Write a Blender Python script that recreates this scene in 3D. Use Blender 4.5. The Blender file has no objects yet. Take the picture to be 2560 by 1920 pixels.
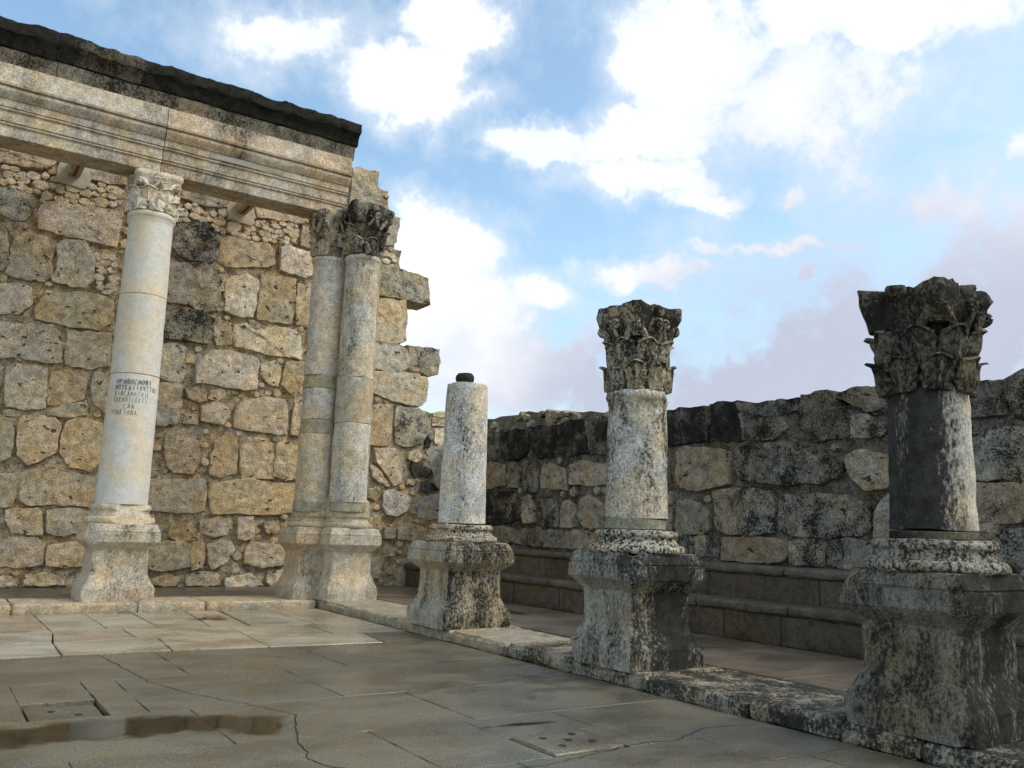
import bpy, bmesh, math, random
import numpy as np
from mathutils import Vector, Matrix, noise

# ------------------------------------------------------------------ camera, world, sun, exposure
scene = bpy.context.scene
COL = scene.collection
rad = math.radians

YAW, PITCH, ROLL = 0.5841, 0.1632, 0.0351
fw = Vector((math.sin(YAW)*math.cos(PITCH), math.cos(YAW)*math.cos(PITCH), math.sin(PITCH)))
rt = Vector((math.cos(YAW), -math.sin(YAW), 0)); up = rt.cross(fw)
R2 = rt*math.cos(ROLL) + up*math.sin(ROLL); U2 = up*math.cos(ROLL) - rt*math.sin(ROLL)
cam_data = bpy.data.cameras.new('camera'); cam = bpy.data.objects.new('camera', cam_data); COL.objects.link(cam)
cam_data.sensor_width = 36.0; cam_data.lens = 30.86; cam_data.clip_start = 0.05; cam_data.clip_end = 3000
cam.matrix_world = Matrix(((R2.x, U2.x, -fw.x, -6.4059), (R2.y, U2.y, -fw.y, -16.0266), (R2.z, U2.z, -fw.z, 1.6), (0, 0, 0, 1)))
scene.camera = cam

SUN_DIR = Vector((0.62, -0.56, 0.92)).normalized()          # towards the veiled sun, high on the right
SUN_STRENGTH, SUN_ANGLE = 1.35, 26.0
SKY_STRENGTH = 0.15
scene.view_settings.view_transform = 'Standard'
scene.view_settings.look = 'None'
scene.view_settings.exposure = 0.2
scene.view_settings.gamma = 1.0
scene.view_settings.use_curve_mapping = False

class NT:
    """tiny helper for wiring node trees"""
    def __init__(s, tree): s.t = tree; s.n = tree.nodes; s.l = tree.links
    def new(s, typ, ins=None, **attrs):
        n = s.n.new(typ)
        for k, v in attrs.items(): setattr(n, k, v)
        for k, v in (ins or {}).items():
            sock = n.inputs[k]
            if isinstance(v, bpy.types.NodeSocket): s.l.new(v, sock)
            else: sock.default_value = v
        return n
    def math(s, op, a, b=0.0, c=None, clamp=False):
        ins = {0: a, 1: b}
        if c is not None: ins[2] = c
        return s.new('ShaderNodeMath', ins, operation=op, use_clamp=clamp).outputs[0]
    def vmath(s, op, a, b=(0, 0, 0)):
        n = s.new('ShaderNodeVectorMath', {0: a, 1: b}, operation=op)
        return n.outputs['Value'] if op in ('LENGTH', 'DOT_PRODUCT', 'DISTANCE') else n.outputs['Vector']
    def noise(s, vec, scale, detail=4.0, rough=0.55, dist=0.0):
        return s.new('ShaderNodeTexNoise', {'Vector': vec, 'Scale': scale, 'Detail': detail, 'Roughness': rough, 'Distortion': dist}).outputs['Fac']
    def mapr(s, v, a, b, c, d, smooth=True):
        return s.new('ShaderNodeMapRange', {'Value': v, 'From Min': a, 'From Max': b, 'To Min': c, 'To Max': d},
                     interpolation_type='SMOOTHSTEP' if smooth else 'LINEAR').outputs['Result']
    def mix(s, f, a, b, blend='MIX'):
        n = s.n.new('ShaderNodeMix'); n.data_type = 'RGBA'; n.blend_type = blend
        for sock, v in ((n.inputs[0], f), (n.inputs[6], a), (n.inputs[7], b)):
            if isinstance(v, bpy.types.NodeSocket): s.l.new(v, sock)
            else: sock.default_value = v
        return n.outputs[2]

world = bpy.data.worlds.new('World'); scene.world = world; world.use_nodes = True
W = NT(world.node_tree); W.n.clear()
sky = W.new('ShaderNodeTexSky', sky_type='NISHITA', sun_disc=False, sun_elevation=math.asin(SUN_DIR.z),
            sun_rotation=math.atan2(SUN_DIR.x, SUN_DIR.y), altitude=0.0, air_density=1.0, dust_density=2.0, ozone_density=1.6)
tc = W.new('ShaderNodeTexCoord'); dirv = tc.outputs['Generated']
sep = W.new('ShaderNodeSeparateXYZ', {0: dirv})
deg = 180/math.pi
az = W.math('MULTIPLY', W.math('ARCTAN2', sep.outputs[0], sep.outputs[1]), deg)
el = W.math('MULTIPLY', W.math('ARCSINE', sep.outputs[2]), deg)
# billow: warp the cloud map by two octaves of noise
w1 = W.new('ShaderNodeTexNoise', {'Vector': dirv, 'Scale': 5.0, 'Detail': 2.0, 'Roughness': .5}).outputs['Color']
w2 = W.new('ShaderNodeTexNoise', {'Vector': dirv, 'Scale': 19.0, 'Detail': 3.0, 'Roughness': .6}).outputs['Color']
ae = W.new('ShaderNodeCombineXYZ', {0: az, 1: el, 2: 0.0}).outputs[0]
wv = W.vmath('ADD', W.vmath('MULTIPLY', W.vmath('SUBTRACT', w1, (.5, .5, .5)), (7.0, 5.0, 0)),
             W.vmath('MULTIPLY', W.vmath('SUBTRACT', w2, (.5, .5, .5)), (3.6, 3.0, 0)))
w3 = W.new('ShaderNodeTexNoise', {'Vector': dirv, 'Scale': 55.0, 'Detail': 3.0, 'Roughness': .65}).outputs['Color']
wv = W.vmath('ADD', wv, W.vmath('MULTIPLY', W.vmath('SUBTRACT', w3, (.5, .5, .5)), (1.6, 1.5, 0)))
ae = W.vmath('ADD', ae, wv)
BLOBS = [(27.8, 30.7, 4.2, 2.9, 1.1), (26.7, 26.9, 4.9, 2.8, 1.1), (34.0, 25.0, 5.3, 1.3, 0.95), (18.3, 29.4, 9.9, 2.4, 0.55),
 (23.8, 28.1, 4.6, 1.8, 0.8), (44.4, 29.3, 6.0, 4.5, 1.15), (42.2, 25.4, 5.4, 2.1, 1.0), (42.8, 23.2, 6.2, 1.7, 0.95),
 (46.5, 21.6, 2.9, 1.0, 0.8), (56.8, 30.6, 10.1, 2.3, 1.1), (53.0, 26.0, 12.5, 4.6, 0.62), (28.3, 17.4, 5.6, 3.3, 1.1),
 (28.2, 13.3, 8.4, 4.1, 1.1), (35.4, 14.6, 3.8, 1.8, 0.8), (34.0, 10.2, 11.0, 3.4, 0.95), (43.1, 16.5, 5.5, 1.1, 0.9),
 (52.0, 17.8, 8.0, 0.6, 0.75), (53.9, 16.2, 1.1, 0.5, 0.8), (60.0, 12.5, 17.0, 7.5, 0.66), (49.5, 9.0, 19.0, 5.0, 0.7),
 (64.0, 22.3, 1.4, 1.3, 0.8), (51.6, 21.3, 2.2, 1.1, 0.62), (59.2, 20.1, 9.0, 4.0, 0.45)]
dens = None; veil = None
for (a, e, ra, re, wgt) in BLOBS:
    d = W.vmath('LENGTH', W.vmath('MULTIPLY', W.vmath('SUBTRACT', ae, (a, e, 0)), (1/(ra*1.40), 1/(re*1.50), 0)))
    k = W.math('MULTIPLY', W.math('SUBTRACT', 1.0, d, clamp=True), wgt*1.35)
    if wgt in (.62, .66, .7, .45): veil = k if veil is None else W.math('MAXIMUM', veil, k)
    dens = k if dens is None else W.math('MAXIMUM', dens, k)
# beyond the part of the sky in view the same kind of broken cloud goes on
gen = W.mapr(W.noise(dirv, 2.6, 3.0, .55), .44, .66, 0.0, 1.1)
ina = W.math('MULTIPLY', W.mapr(az, -8, 2, 0, 1), W.mapr(az, 64, 74, 1, 0))
inv = W.math('MULTIPLY', ina, W.mapr(el, 33, 40, 1, 0))
gen = W.math('MULTIPLY', gen, W.math('SUBTRACT', 1.0, inv))
dens = W.math('MAXIMUM', dens, gen)
fb = W.noise(dirv, 11.0, 6.0, .62)
dens = W.math('ADD', dens, W.math('MULTIPLY', W.math('SUBTRACT', fb, .5), 1.75))
cmask = W.math('MAXIMUM', W.math('MULTIPLY', W.mapr(dens, -.10, .80, 0.0, 1.0), .72), W.mapr(dens, .26, .72, 0.0, 1.0))
thick = W.mapr(dens, .3, 1.15, 0.0, 1.0)
shade = W.noise(dirv, 7.0, 3.0, .6)
ccol = W.mix(thick, (5.0, 5.5, 6.1, 1), (6.8, 6.85, 6.9, 1))
ccol = W.mix(W.mapr(shade, .42, .66, 0, .6), ccol, (5.0, 5.45, 6.1, 1))
ccol = W.mix(W.math('MULTIPLY', W.mapr(veil, .0, .6, 0.0, .95), W.mapr(el, 13, 26, 1, .12)), ccol, (3.25, 3.45, 4.3, 1))
SKYGAIN = 1.0
scol = W.mix(1.0, sky.outputs[0], (1.56, 1.66, 1.50, 1), 'MULTIPLY')
final = W.mix(cmask, scol, ccol)
bg = W.new('ShaderNodeBackground', {'Color': final, 'Strength': SKY_STRENGTH})
wo = W.new('ShaderNodeOutputWorld', {'Surface': bg.outputs[0]})

sun_data = bpy.data.lights.new('sun', 'SUN'); sun = bpy.data.objects.new('sun', sun_data); COL.objects.link(sun)
sun_data.energy = SUN_STRENGTH; sun_data.angle = rad(SUN_ANGLE); sun_data.color = (1.0, 0.97, 0.93)
sun.rotation_euler = (-SUN_DIR).to_track_quat('-Z', 'Y').to_euler(); sun.location = (0, -10, 30)

# ------------------------------------------------------------------ helpers
rng = random.Random(7)
def tag(o, label=None, cat=None, group=None, kind=None):
    if label: o['label'] = label
    if cat: o['category'] = cat
    if group: o['group'] = group
    if kind: o['kind'] = kind
    return o
def empty(name, loc):
    o = bpy.data.objects.new(name, None); COL.objects.link(o); o.location = loc; o.empty_display_size = .2
    return o
def mesh_obj(name, verts, faces, mat, parent=None, color=(.5, .43, .33, .1), sharp=40, center=True):
    """verts in world coordinates (or local to the parent when parent is None); one linked mesh object"""
    verts = [Vector(v) for v in verts]
    base = Vector(parent_world(parent)) if parent else Vector((0, 0, 0))
    c = Vector((0, 0, 0))
    if center:
        lo = Vector((min(v.x for v in verts), min(v.y for v in verts), min(v.z for v in verts)))
        hi = Vector((max(v.x for v in verts), max(v.y for v in verts), max(v.z for v in verts)))
        c = (lo+hi)/2
    me = bpy.data.meshes.new(name)
    me.from_pydata([v-c for v in verts], [], faces)
    bm = bmesh.new(); bm.from_mesh(me); bmesh.ops.recalc_face_normals(bm, faces=bm.faces); bm.to_mesh(me); bm.free()
    if sharp is not None:
        me.shade_smooth(); me.set_sharp_from_angle(angle=rad(sharp))
    me.materials.append(mat)
    o = bpy.data.objects.new(name, me); COL.objects.link(o)
    if parent: o.parent = parent
    o.location = c-base
    o.color = color
    return o
def parent_world(p):
    l = Vector((0, 0, 0))
    while p is not None: l = l+p.location; p = p.parent
    return l
def fbm(p, f=1.0, o=4):
    return noise.fractal(Vector(p)*f, 0.7, 2.0, o)
def nvec(p, f): return noise.noise_vector(Vector(p)*f)

# ------------------------------------------------------------------ materials
def stone_mat(name, streak=1.0, rough=.88, bump=.55, pit=.35, stain_scale=2.3, fine=42.0, black=(.009, .009, .008), warm=(1.09, .95, .76), vary=.32, spec=.10, sheen_wet=0.0, bdist=.03, thr0=.74, lean=None, grain=(.66, 1.30), sw=.60, lk=.08, alb=.90, holes=0.0, softw=.085, hard=13.0):
    m = bpy.data.materials.new(name); m.use_nodes = True; T = NT(m.node_tree); T.n.clear()
    geo = T.new('ShaderNodeNewGeometry'); oi = T.new('ShaderNodeObjectInfo')
    off = T.math('MULTIPLY', oi.outputs['Random'], 61.0)
    offv = T.new('ShaderNodeCombineXYZ', {0: off, 1: T.math('MULTIPLY', off, .37), 2: T.math('MULTIPLY', off, .71)}).outputs[0]
    pos = T.vmath('ADD', geo.outputs['Position'], offv)
    spos = T.vmath('MULTIPLY', pos, (1, 1, streak))
    nb = T.noise(pos, 1.5, 2, .6); nm = T.noise(pos, 7.5, 5, .70); nf = T.noise(pos, fine, 2, .7)
    tint = T.mix(1.0, oi.outputs['Color'], (alb, alb, alb, 1), 'MULTIPLY')
    warmc = T.mix(1.0, tint, warm+(1,), 'MULTIPLY')
    col = T.mix(T.mapr(nb, .38, .66, 0, 1), tint, warmc)
    v = T.math('MULTIPLY', T.mapr(nm, .30, .70, 1-vary, 1+vary), T.mapr(nf, .30, .70, grain[0], grain[1]))
    col = T.mix(1.0, col, T.new('ShaderNodeCombineColor', {0: v, 1: v, 2: v}).outputs[0], 'MULTIPLY')
    np_ = T.noise(pos, 15.0, 2, .6)
    pits = T.mapr(np_, .63, .70, 0, 1)
    col = T.mix(T.math('MULTIPLY', pits, pit), col, (.07, .05, .035, 1))
    if holes:
        hol = T.mapr(T.noise(T.vmath('MULTIPLY', pos, (1, 1, 1.5)), 6.5, 3, .55), .645, .69, 0, 1)
        pits = T.math('MAXIMUM', pits, hol); col = T.mix(T.math('MULTIPLY', hol, holes), col, (.03, .022, .015, 1))
    sa = T.noise(spos, stain_scale, 5, .70); sb = T.noise(T.vmath('MULTIPLY', pos, (1, 1, .5+.5*streak)), 31.0, 2, .72)
    st = T.math('ADD', T.math('MULTIPLY', sa, sw), T.math('MULTIPLY', sb, 1-sw))
    thr = T.math('SUBTRACT', thr0, T.math('MULTIPLY', oi.outputs['Alpha'], .46))
    if lean is not None:      # weather-side patina on the pedestals; on the right shaft, painted side light
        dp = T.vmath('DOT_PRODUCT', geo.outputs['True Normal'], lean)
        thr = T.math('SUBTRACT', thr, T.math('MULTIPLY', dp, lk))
    msk = T.math('SMOOTH_MIN', T.math('MULTIPLY', T.math('SUBTRACT', st, thr), hard, clamp=True), 1.0, .05)
    soft = T.math('MULTIPLY', T.math('SUBTRACT', st, T.math('SUBTRACT', thr, softw)), 7.0, clamp=True)
    grey = T.mix(1.0, col, (.40, .41, .42, 1), 'MULTIPLY')
    col = T.mix(T.math('MULTIPLY', soft, .85), col, grey)
    bl = T.mix(T.mapr(nm, .35, .65, 0, 1), black+(1,), (black[0]*3.2, black[1]*3.2, black[2]*3.1, 1))
    col = T.mix(T.math('MULTIPLY', msk, .93), col, bl)
    h = T.math('ADD', T.math('MULTIPLY', nm, .6), T.math('MULTIPLY', nf, .28))
    h = T.math('SUBTRACT', h, T.math('MULTIPLY', pits, .30*min(1, pit*2)))
    h = T.math('ADD', h, T.math('MULTIPLY', msk, .03))
    bp = T.new('ShaderNodeBump', {'Strength': bump, 'Distance': bdist, 'Height': h})
    rr = T.mapr(nm, .3, .7, rough-.1, min(1, rough+.08))
    b = T.new('ShaderNodeBsdfPrincipled', {'Base Color': col, 'Roughness': rr, 'Specular IOR Level': spec, 'Normal': bp.outputs[0]})
    T.new('ShaderNodeOutputMaterial', {'Surface': b.outputs[0]})
    return m

M_WALL = stone_mat('limestone_block', bump=1.0, bdist=.05, pit=.5, vary=.36, holes=.85, alb=1.07)
M_MORTAR = stone_mat('lime_mortar', bump=1.0, bdist=.07, pit=.6, vary=.5, fine=26, holes=.6)
M_MARBLE = stone_mat('smooth_column_limestone', streak=.45, bump=.22, pit=.12, rough=.75, vary=.10, bdist=.015, stain_scale=1.7, grain=(.88, 1.1))
M_BASE = stone_mat('base_moulding_limestone', streak=.7, bump=.6, pit=.3, vary=.28, stain_scale=4.0, thr0=.74, sw=.34, fine=55, softw=.05)
M_COLUMN = stone_mat('weathered_column_limestone', streak=.33, bump=.5, pit=.25, vary=.25, stain_scale=2.2, thr0=.76, softw=.10, hard=12.0)
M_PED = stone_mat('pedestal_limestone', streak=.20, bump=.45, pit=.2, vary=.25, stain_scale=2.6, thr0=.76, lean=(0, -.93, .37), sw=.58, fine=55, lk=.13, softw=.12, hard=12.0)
M_BLACKCOL = stone_mat('blackened_column_limestone', streak=.10, bump=.4, pit=.2, vary=.25, stain_scale=1.5, thr0=.80, lean=(-.75, .66, 0), sw=.66, lk=.17, black=(.014, .014, .0135))  # lean keeps the sunward side paler, side light painted into the stain
M_CARVED = stone_mat('carved_limestone', streak=.6, bump=.55, pit=.25, vary=.25, stain_scale=3.0)
M_ENTAB = stone_mat('architrave_limestone', streak=.5, bump=.45, pit=.25, vary=.24, stain_scale=1.5, warm=(1.08, .93, .74), sw=.72, softw=.13)
M_DARK = stone_mat('blackened_limestone', streak=.6, bump=.8, bdist=.05, stain_scale=1.6)
M_KERB = stone_mat('kerb_limestone', bump=.7, bdist=.035, pit=.5, rough=.7, spec=.25, stain_scale=3.0)
M_BENCH = stone_mat('bench_limestone', bump=.4, pit=.25, rough=.62, spec=.25, streak=.5)
M_BASALT = stone_mat('basalt', bump=.5, rough=.7, vary=.3)

def wet_mat(name, rough_lo, rough_hi, bump, fine=90.0, grain=.35, puddly=.0, warm=(1.07, .97, .82), pit=.0, bdist=.01):
    m = bpy.data.materials.new(name); m.use_nodes = True; T = NT(m.node_tree); T.n.clear()
    geo = T.new('ShaderNodeNewGeometry'); oi = T.new('ShaderNodeObjectInfo')
    pos = geo.outputs['Position']
    off = T.math('MULTIPLY', oi.outputs['Random'], 43.0)
    opos = T.vmath('ADD', pos, T.new('ShaderNodeCombineXYZ', {0: off, 1: off, 2: off}).outputs[0])
    nb = T.noise(pos, .55, 3, .62); nm = T.noise(opos, 4.5, 4, .66); nf = T.noise(pos, fine, 2, .7)
    smear = T.noise(T.vmath('MULTIPLY', pos, (1.0, 1.45, 1.0)), 1.1, 4, .62, .4)
    tint = oi.outputs['Color']
    col = T.mix(T.mapr(nm, .38, .66, 0, 1), tint, T.mix(1.0, tint, warm+(1,), 'MULTIPLY'))
    v = T.math('MULTIPLY', T.mapr(nf, .3, .7, 1-grain, 1+grain), T.mapr(smear, .32, .68, .74, 1.2))
    col = T.mix(1.0, col, T.new('ShaderNodeCombineColor', {0: v, 1: v, 2: v}).outputs[0], 'MULTIPLY')
    pits = T.mapr(T.noise(T.vmath('MULTIPLY', opos, (1, 2.2, 1)), 9.0, 6, .7), .60, .68, 0, 1)
    col = T.mix(T.math('MULTIPLY', pits, pit), col, (.05, .042, .032, 1))
    wet = T.mapr(T.math('ADD', T.math('MULTIPLY', nb, .6), T.math('MULTIPLY', smear, .4)), .42, .58, 0, 1)
    rr = T.math('ADD', T.math('MULTIPLY', wet, rough_hi-rough_lo), rough_lo)
    h = T.math('ADD', T.math('MULTIPLY', nf, .5), T.math('MULTIPLY', T.noise(opos, 2.0, 4, .5), .9))
    h = T.math('SUBTRACT', h, T.math('MULTIPLY', pits, pit*.8))
    bp = T.new('ShaderNodeBump', {'Strength': T.math('MULTIPLY', T.math('ADD', .35, wet), bump), 'Distance': bdist, 'Height': h})
    b = T.new('ShaderNodeBsdfPrincipled', {'Base Color': col, 'Roughness': rr, 'Specular IOR Level': .5, 'Normal': bp.outputs[0]})
    T.new('ShaderNodeOutputMaterial', {'Surface': b.outputs[0]})
    return m
M_PAVER = wet_mat('wet_aggregate_paver', .22, .52, .8, fine=60, grain=.5, pit=.25)
M_LIME_FLOOR = wet_mat('wet_limestone_flag', .20, .50, .6, fine=50, grain=.25, pit=.6)
M_AISLE = wet_mat('wet_aisle_flag', .28, .58, .6, fine=60, grain=.35, pit=.2)
M_GROUT = stone_mat('dark_grout', bump=.3, vary=.3)
M_EARTH = stone_mat('bare_earth', bump=.5, vary=.4, stain_scale=.5)
def water_mat():
    m = bpy.data.materials.new('rain_water'); m.use_nodes = True; T = NT(m.node_tree); T.n.clear()
    geo = T.new('ShaderNodeNewGeometry'); at = T.new('ShaderNodeAttribute', attribute_name='depth')
    nz = T.noise(geo.outputs['Position'], 5.0, 5, .65)
    film = T.mapr(T.math('ADD', at.outputs['Fac'], T.math('MULTIPLY', T.math('SUBTRACT', nz, .5), 1.5)), .18, .62, 0, 1)
    fr = T.new('ShaderNodeFresnel', {'IOR': 1.33}); tr = T.new('ShaderNodeBsdfTransparent', {'Color': (.56, .53, .46, 1)})
    gl = T.new('ShaderNodeBsdfGlossy', {'Roughness': .07, 'Color': (.7, .7, .7, 1)})
    mx = T.new('ShaderNodeMixShader', {0: fr.outputs[0], 1: tr.outputs[0], 2: gl.outputs[0]})
    dry = T.new('ShaderNodeBsdfTransparent', {'Color': (1, 1, 1, 1)})
    fin = T.new('ShaderNodeMixShader', {0: film, 1: dry.outputs[0], 2: mx.outputs[0]})
    T.new('ShaderNodeOutputMaterial', {'Surface': fin.outputs[0]}); return m
M_WATER = water_mat()
def plain_mat(name, c, rough=.8):
    m = bpy.data.materials.new(name); m.use_nodes = True; T = NT(m.node_tree); T.n.clear()
    geo = T.new('ShaderNodeNewGeometry')
    v = T.mapr(T.noise(geo.outputs['Position'], 30, 4, .6), .3, .7, .6, 1.3)
    col = T.mix(1.0, c+(1,), T.new('ShaderNodeCombineColor', {0: v, 1: v, 2: v}).outputs[0], 'MULTIPLY')
    b = T.new('ShaderNodeBsdfPrincipled', {'Base Color': col, 'Roughness': rough})
    T.new('ShaderNodeOutputMaterial', {'Surface': b.outputs[0]}); return m
M_INK = plain_mat('letter_cut_shade', (.20, .188, .16))  # grey of the letter strokes, shade of the cuts put into colour
M_HOLE = plain_mat('dark_hole', (.012, .011, .01), .9)

TONES = {'c': (.45, .375, .265, .16), 'g': (.42, .37, .29, .30), 'w': (.53, .465, .355, .14), 'o': (.455, .355, .225, .14),
         'k': (.40, .365, .30, .46), 'K': (.34, .315, .265, .56), 'p': (.46, .43, .36, .22), 'q': (.62, .58, .49, .0),
         'r': (.36, .345, .285, .12), 'n': (.12, .11, .095, .55)}
def tone(code, r, dark=1.0):
    c = TONES[code]; k = r.uniform(.86, 1.14)*dark
    return (c[0]*k*r.uniform(.97, 1.03), c[1]*k, c[2]*k*r.uniform(.94, 1.06), max(0, c[3]+r.uniform(-.05, .05)))

# ------------------------------------------------------------------ shape builders
def lattice_box(x0, x1, y0, y1, z0, z1, bevel=.02, amp=.006, res=.12, freq=5.0, seed=0.0, edge=.6):
    """a stone block: subdivided box with worn, uneven arrises"""
    def cuts(a, b):
        n = max(1, min(26, int(round((b-a)/res)))); e = min(bevel, (b-a)*.3)
        xs = [a, a+e]+[a+e+(b-a-2*e)*i/n for i in range(1, n)]+[b-e, b]
        return xs
    X, Y, Z = cuts(x0, x1), cuts(y0, y1), cuts(z0, z1)
    nx, ny, nz = len(X)-1, len(Y)-1, len(Z)-1
    idx = {}; verts = []; faces = []
    so = Vector((seed*13.7, seed*7.1, seed*3.3))
    def vid(i, j, k):
        key = (i, j, k)
        if key in idx: return idx[key]
        p = Vector((X[i], Y[j], Z[k]))
        ex = [(-1 if i == 0 else 1 if i == nx else 0), (-1 if j == 0 else 1 if j == ny else 0), (-1 if k == 0 else 1 if k == nz else 0)]
        cnt = sum(1 for e in ex if e)
        if cnt >= 2:
            pull = bevel*(edge*.5+edge*max(0, .5+1.6*fbm(p+so, 3.0, 3)))
            for a in range(3): p[a] -= ex[a]*min(pull, bevel*1.6)*(.7 if cnt == 2 else .8)
        p += nvec(p+so, freq)*amp + nvec(p+so, freq*.3)*amp*.8
        idx[key] = len(verts); verts.append(p); return idx[key]
    for i in range(nx):
        for j in range(ny):
            faces.append((vid(i, j, 0), vid(i, j+1, 0), vid(i+1, j+1, 0), vid(i+1, j, 0)))
            faces.append((vid(i, j, nz), vid(i+1, j, nz), vid(i+1, j+1, nz), vid(i, j+1, nz)))
    for i in range(nx):
        for k in range(nz):
            faces.append((vid(i, 0, k), vid(i+1, 0, k), vid(i+1, 0, k+1), vid(i, 0, k+1)))
            faces.append((vid(i, ny, k), vid(i, ny, k+1), vid(i+1, ny, k+1), vid(i+1, ny, k)))
    for j in range(ny):
        for k in range(nz):
            faces.append((vid(0, j, k), vid(0, j, k+1), vid(0, j+1, k+1), vid(0, j+1, k)))
            faces.append((vid(nx, j, k), vid(nx, j+1, k), vid(nx, j+1, k+1), vid(nx, j, k+1)))
    return verts, faces

def resample(prof, step):
    out = [prof[0]]
    for (a, b) in zip(prof, prof[1:]):
        d = math.hypot(b[0]-a[0], b[1]-a[1]); n = max(1, int(math.ceil(d/step)))
        for i in range(1, n+1): out.append((a[0]+(b[0]-a[0])*i/n, a[1]+(b[1]-a[1])*i/n))
    return out
def loft(rings):
    verts = []; faces = []; n = len(rings[0])
    for r in rings: verts += r
    for i in range(len(rings)-1):
        for j in range(n):
            a, b = i*n+j, i*n+(j+1) % n
            faces.append((a, b, b+n, a+n))
    for ring, base in ((rings[0], 0), (rings[-1], (len(rings)-1)*n)):
        c = Vector((0, 0, 0))
        for p in ring: c += Vector(p)
        verts.append(c/n); ci = len(verts)-1
        for j in range(n): faces.append((base+j, base+(j+1) % n, ci))
    return verts, faces
def lathe(cx, cy, prof, n=44, step=.09, amp=.004, freq=4.0, seed=0.0, chips=(), big=.0):
    so = Vector((seed*5.3, seed*9.1, seed*2.7)); rings = []
    for (r, z) in resample(prof, step):
        ring = []
        for j in range(n):
            t = 2*math.pi*j/n; p = Vector((r*math.cos(t), r*math.sin(t), z))
            p = p + nvec(p+so, freq)*amp + nvec(p+so, freq*.33)*amp*.6 + (Vector((math.cos(t), math.sin(t), 0))*big*min(0, fbm(p+so, 2.2, 4)) if big else Vector((0, 0, 0)))
            p = chip(p, chips, so)
            ring.append(p+Vector((cx, cy, 0)))
        rings.append(ring)
    return loft(rings)
def chip(p, chips, so):
    for (nx, ny, nz, d) in chips:
        nrm = Vector((nx, ny, nz)).normalized(); s = nrm.dot(p)-d+fbm(p+so, 5.0, 4)*.03
        if s > 0: p = p-nrm*s
    return p
def square_loft(cx, cy, prof, m=13, step=.07, amp=.006, freq=4.0, seed=0.0, chips=(), rc=.03, wear=.035, sy=1.0):
    so = Vector((seed*5.3, seed*9.1, seed*2.7)); rings = []
    for (h, z) in resample(prof, step):
        ring = []; r = min(rc, h*.4)
        for side in range(4):
            pts = [(-h+r+(2*h-2*r)*i/(m-1), -h) for i in range(m)]
            c0 = (h-r, -h+r)
            pts += [(c0[0]+r*math.sin(a), c0[1]-r*math.cos(a)) for a in (math.pi/8, math.pi/4, 3*math.pi/8)]
            for (x, y) in pts:
                ca, sa = [(1, 0), (0, 1), (-1, 0), (0, -1)][side]
                q = Vector((x*ca-y*sa, (x*sa+y*ca)*sy, z))
                e = min(abs(q.x), abs(q.y)/sy)/h
                if e > .86:
                    q2 = q*(1-wear*max(0, .35+1.8*fbm(q+so, 3.2, 4))*(e-.86)/.14/h*.5); q = Vector((q2.x, q2.y, q.z))
                q = q + nvec(q+so, freq)*amp + nvec(q+so, freq*.35)*amp
                q = chip(q, chips, so)
                ring.append(q+Vector((cx, cy, 0)))
        rings.append(ring)
    return loft(rings)
def tube(path, radii, n=7):
    rings = []
    for i, p in enumerate(path):
        p = Vector(p); a = Vector(path[max(0, i-1)]); b = Vector(path[min(len(path)-1, i+1)])
        t = (b-a).normalized(); u = t.cross(Vector((0, 0, 1)))
        if u.length < .05: u = t.cross(Vector((1, 0, 0)))
        u.normalize(); w = t.cross(u)
        rings.append([p+(u*math.cos(2*math.pi*k/n)+w*math.sin(2*math.pi*k/n))*radii[i] for k in range(n)])
    return loft(rings)

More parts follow.
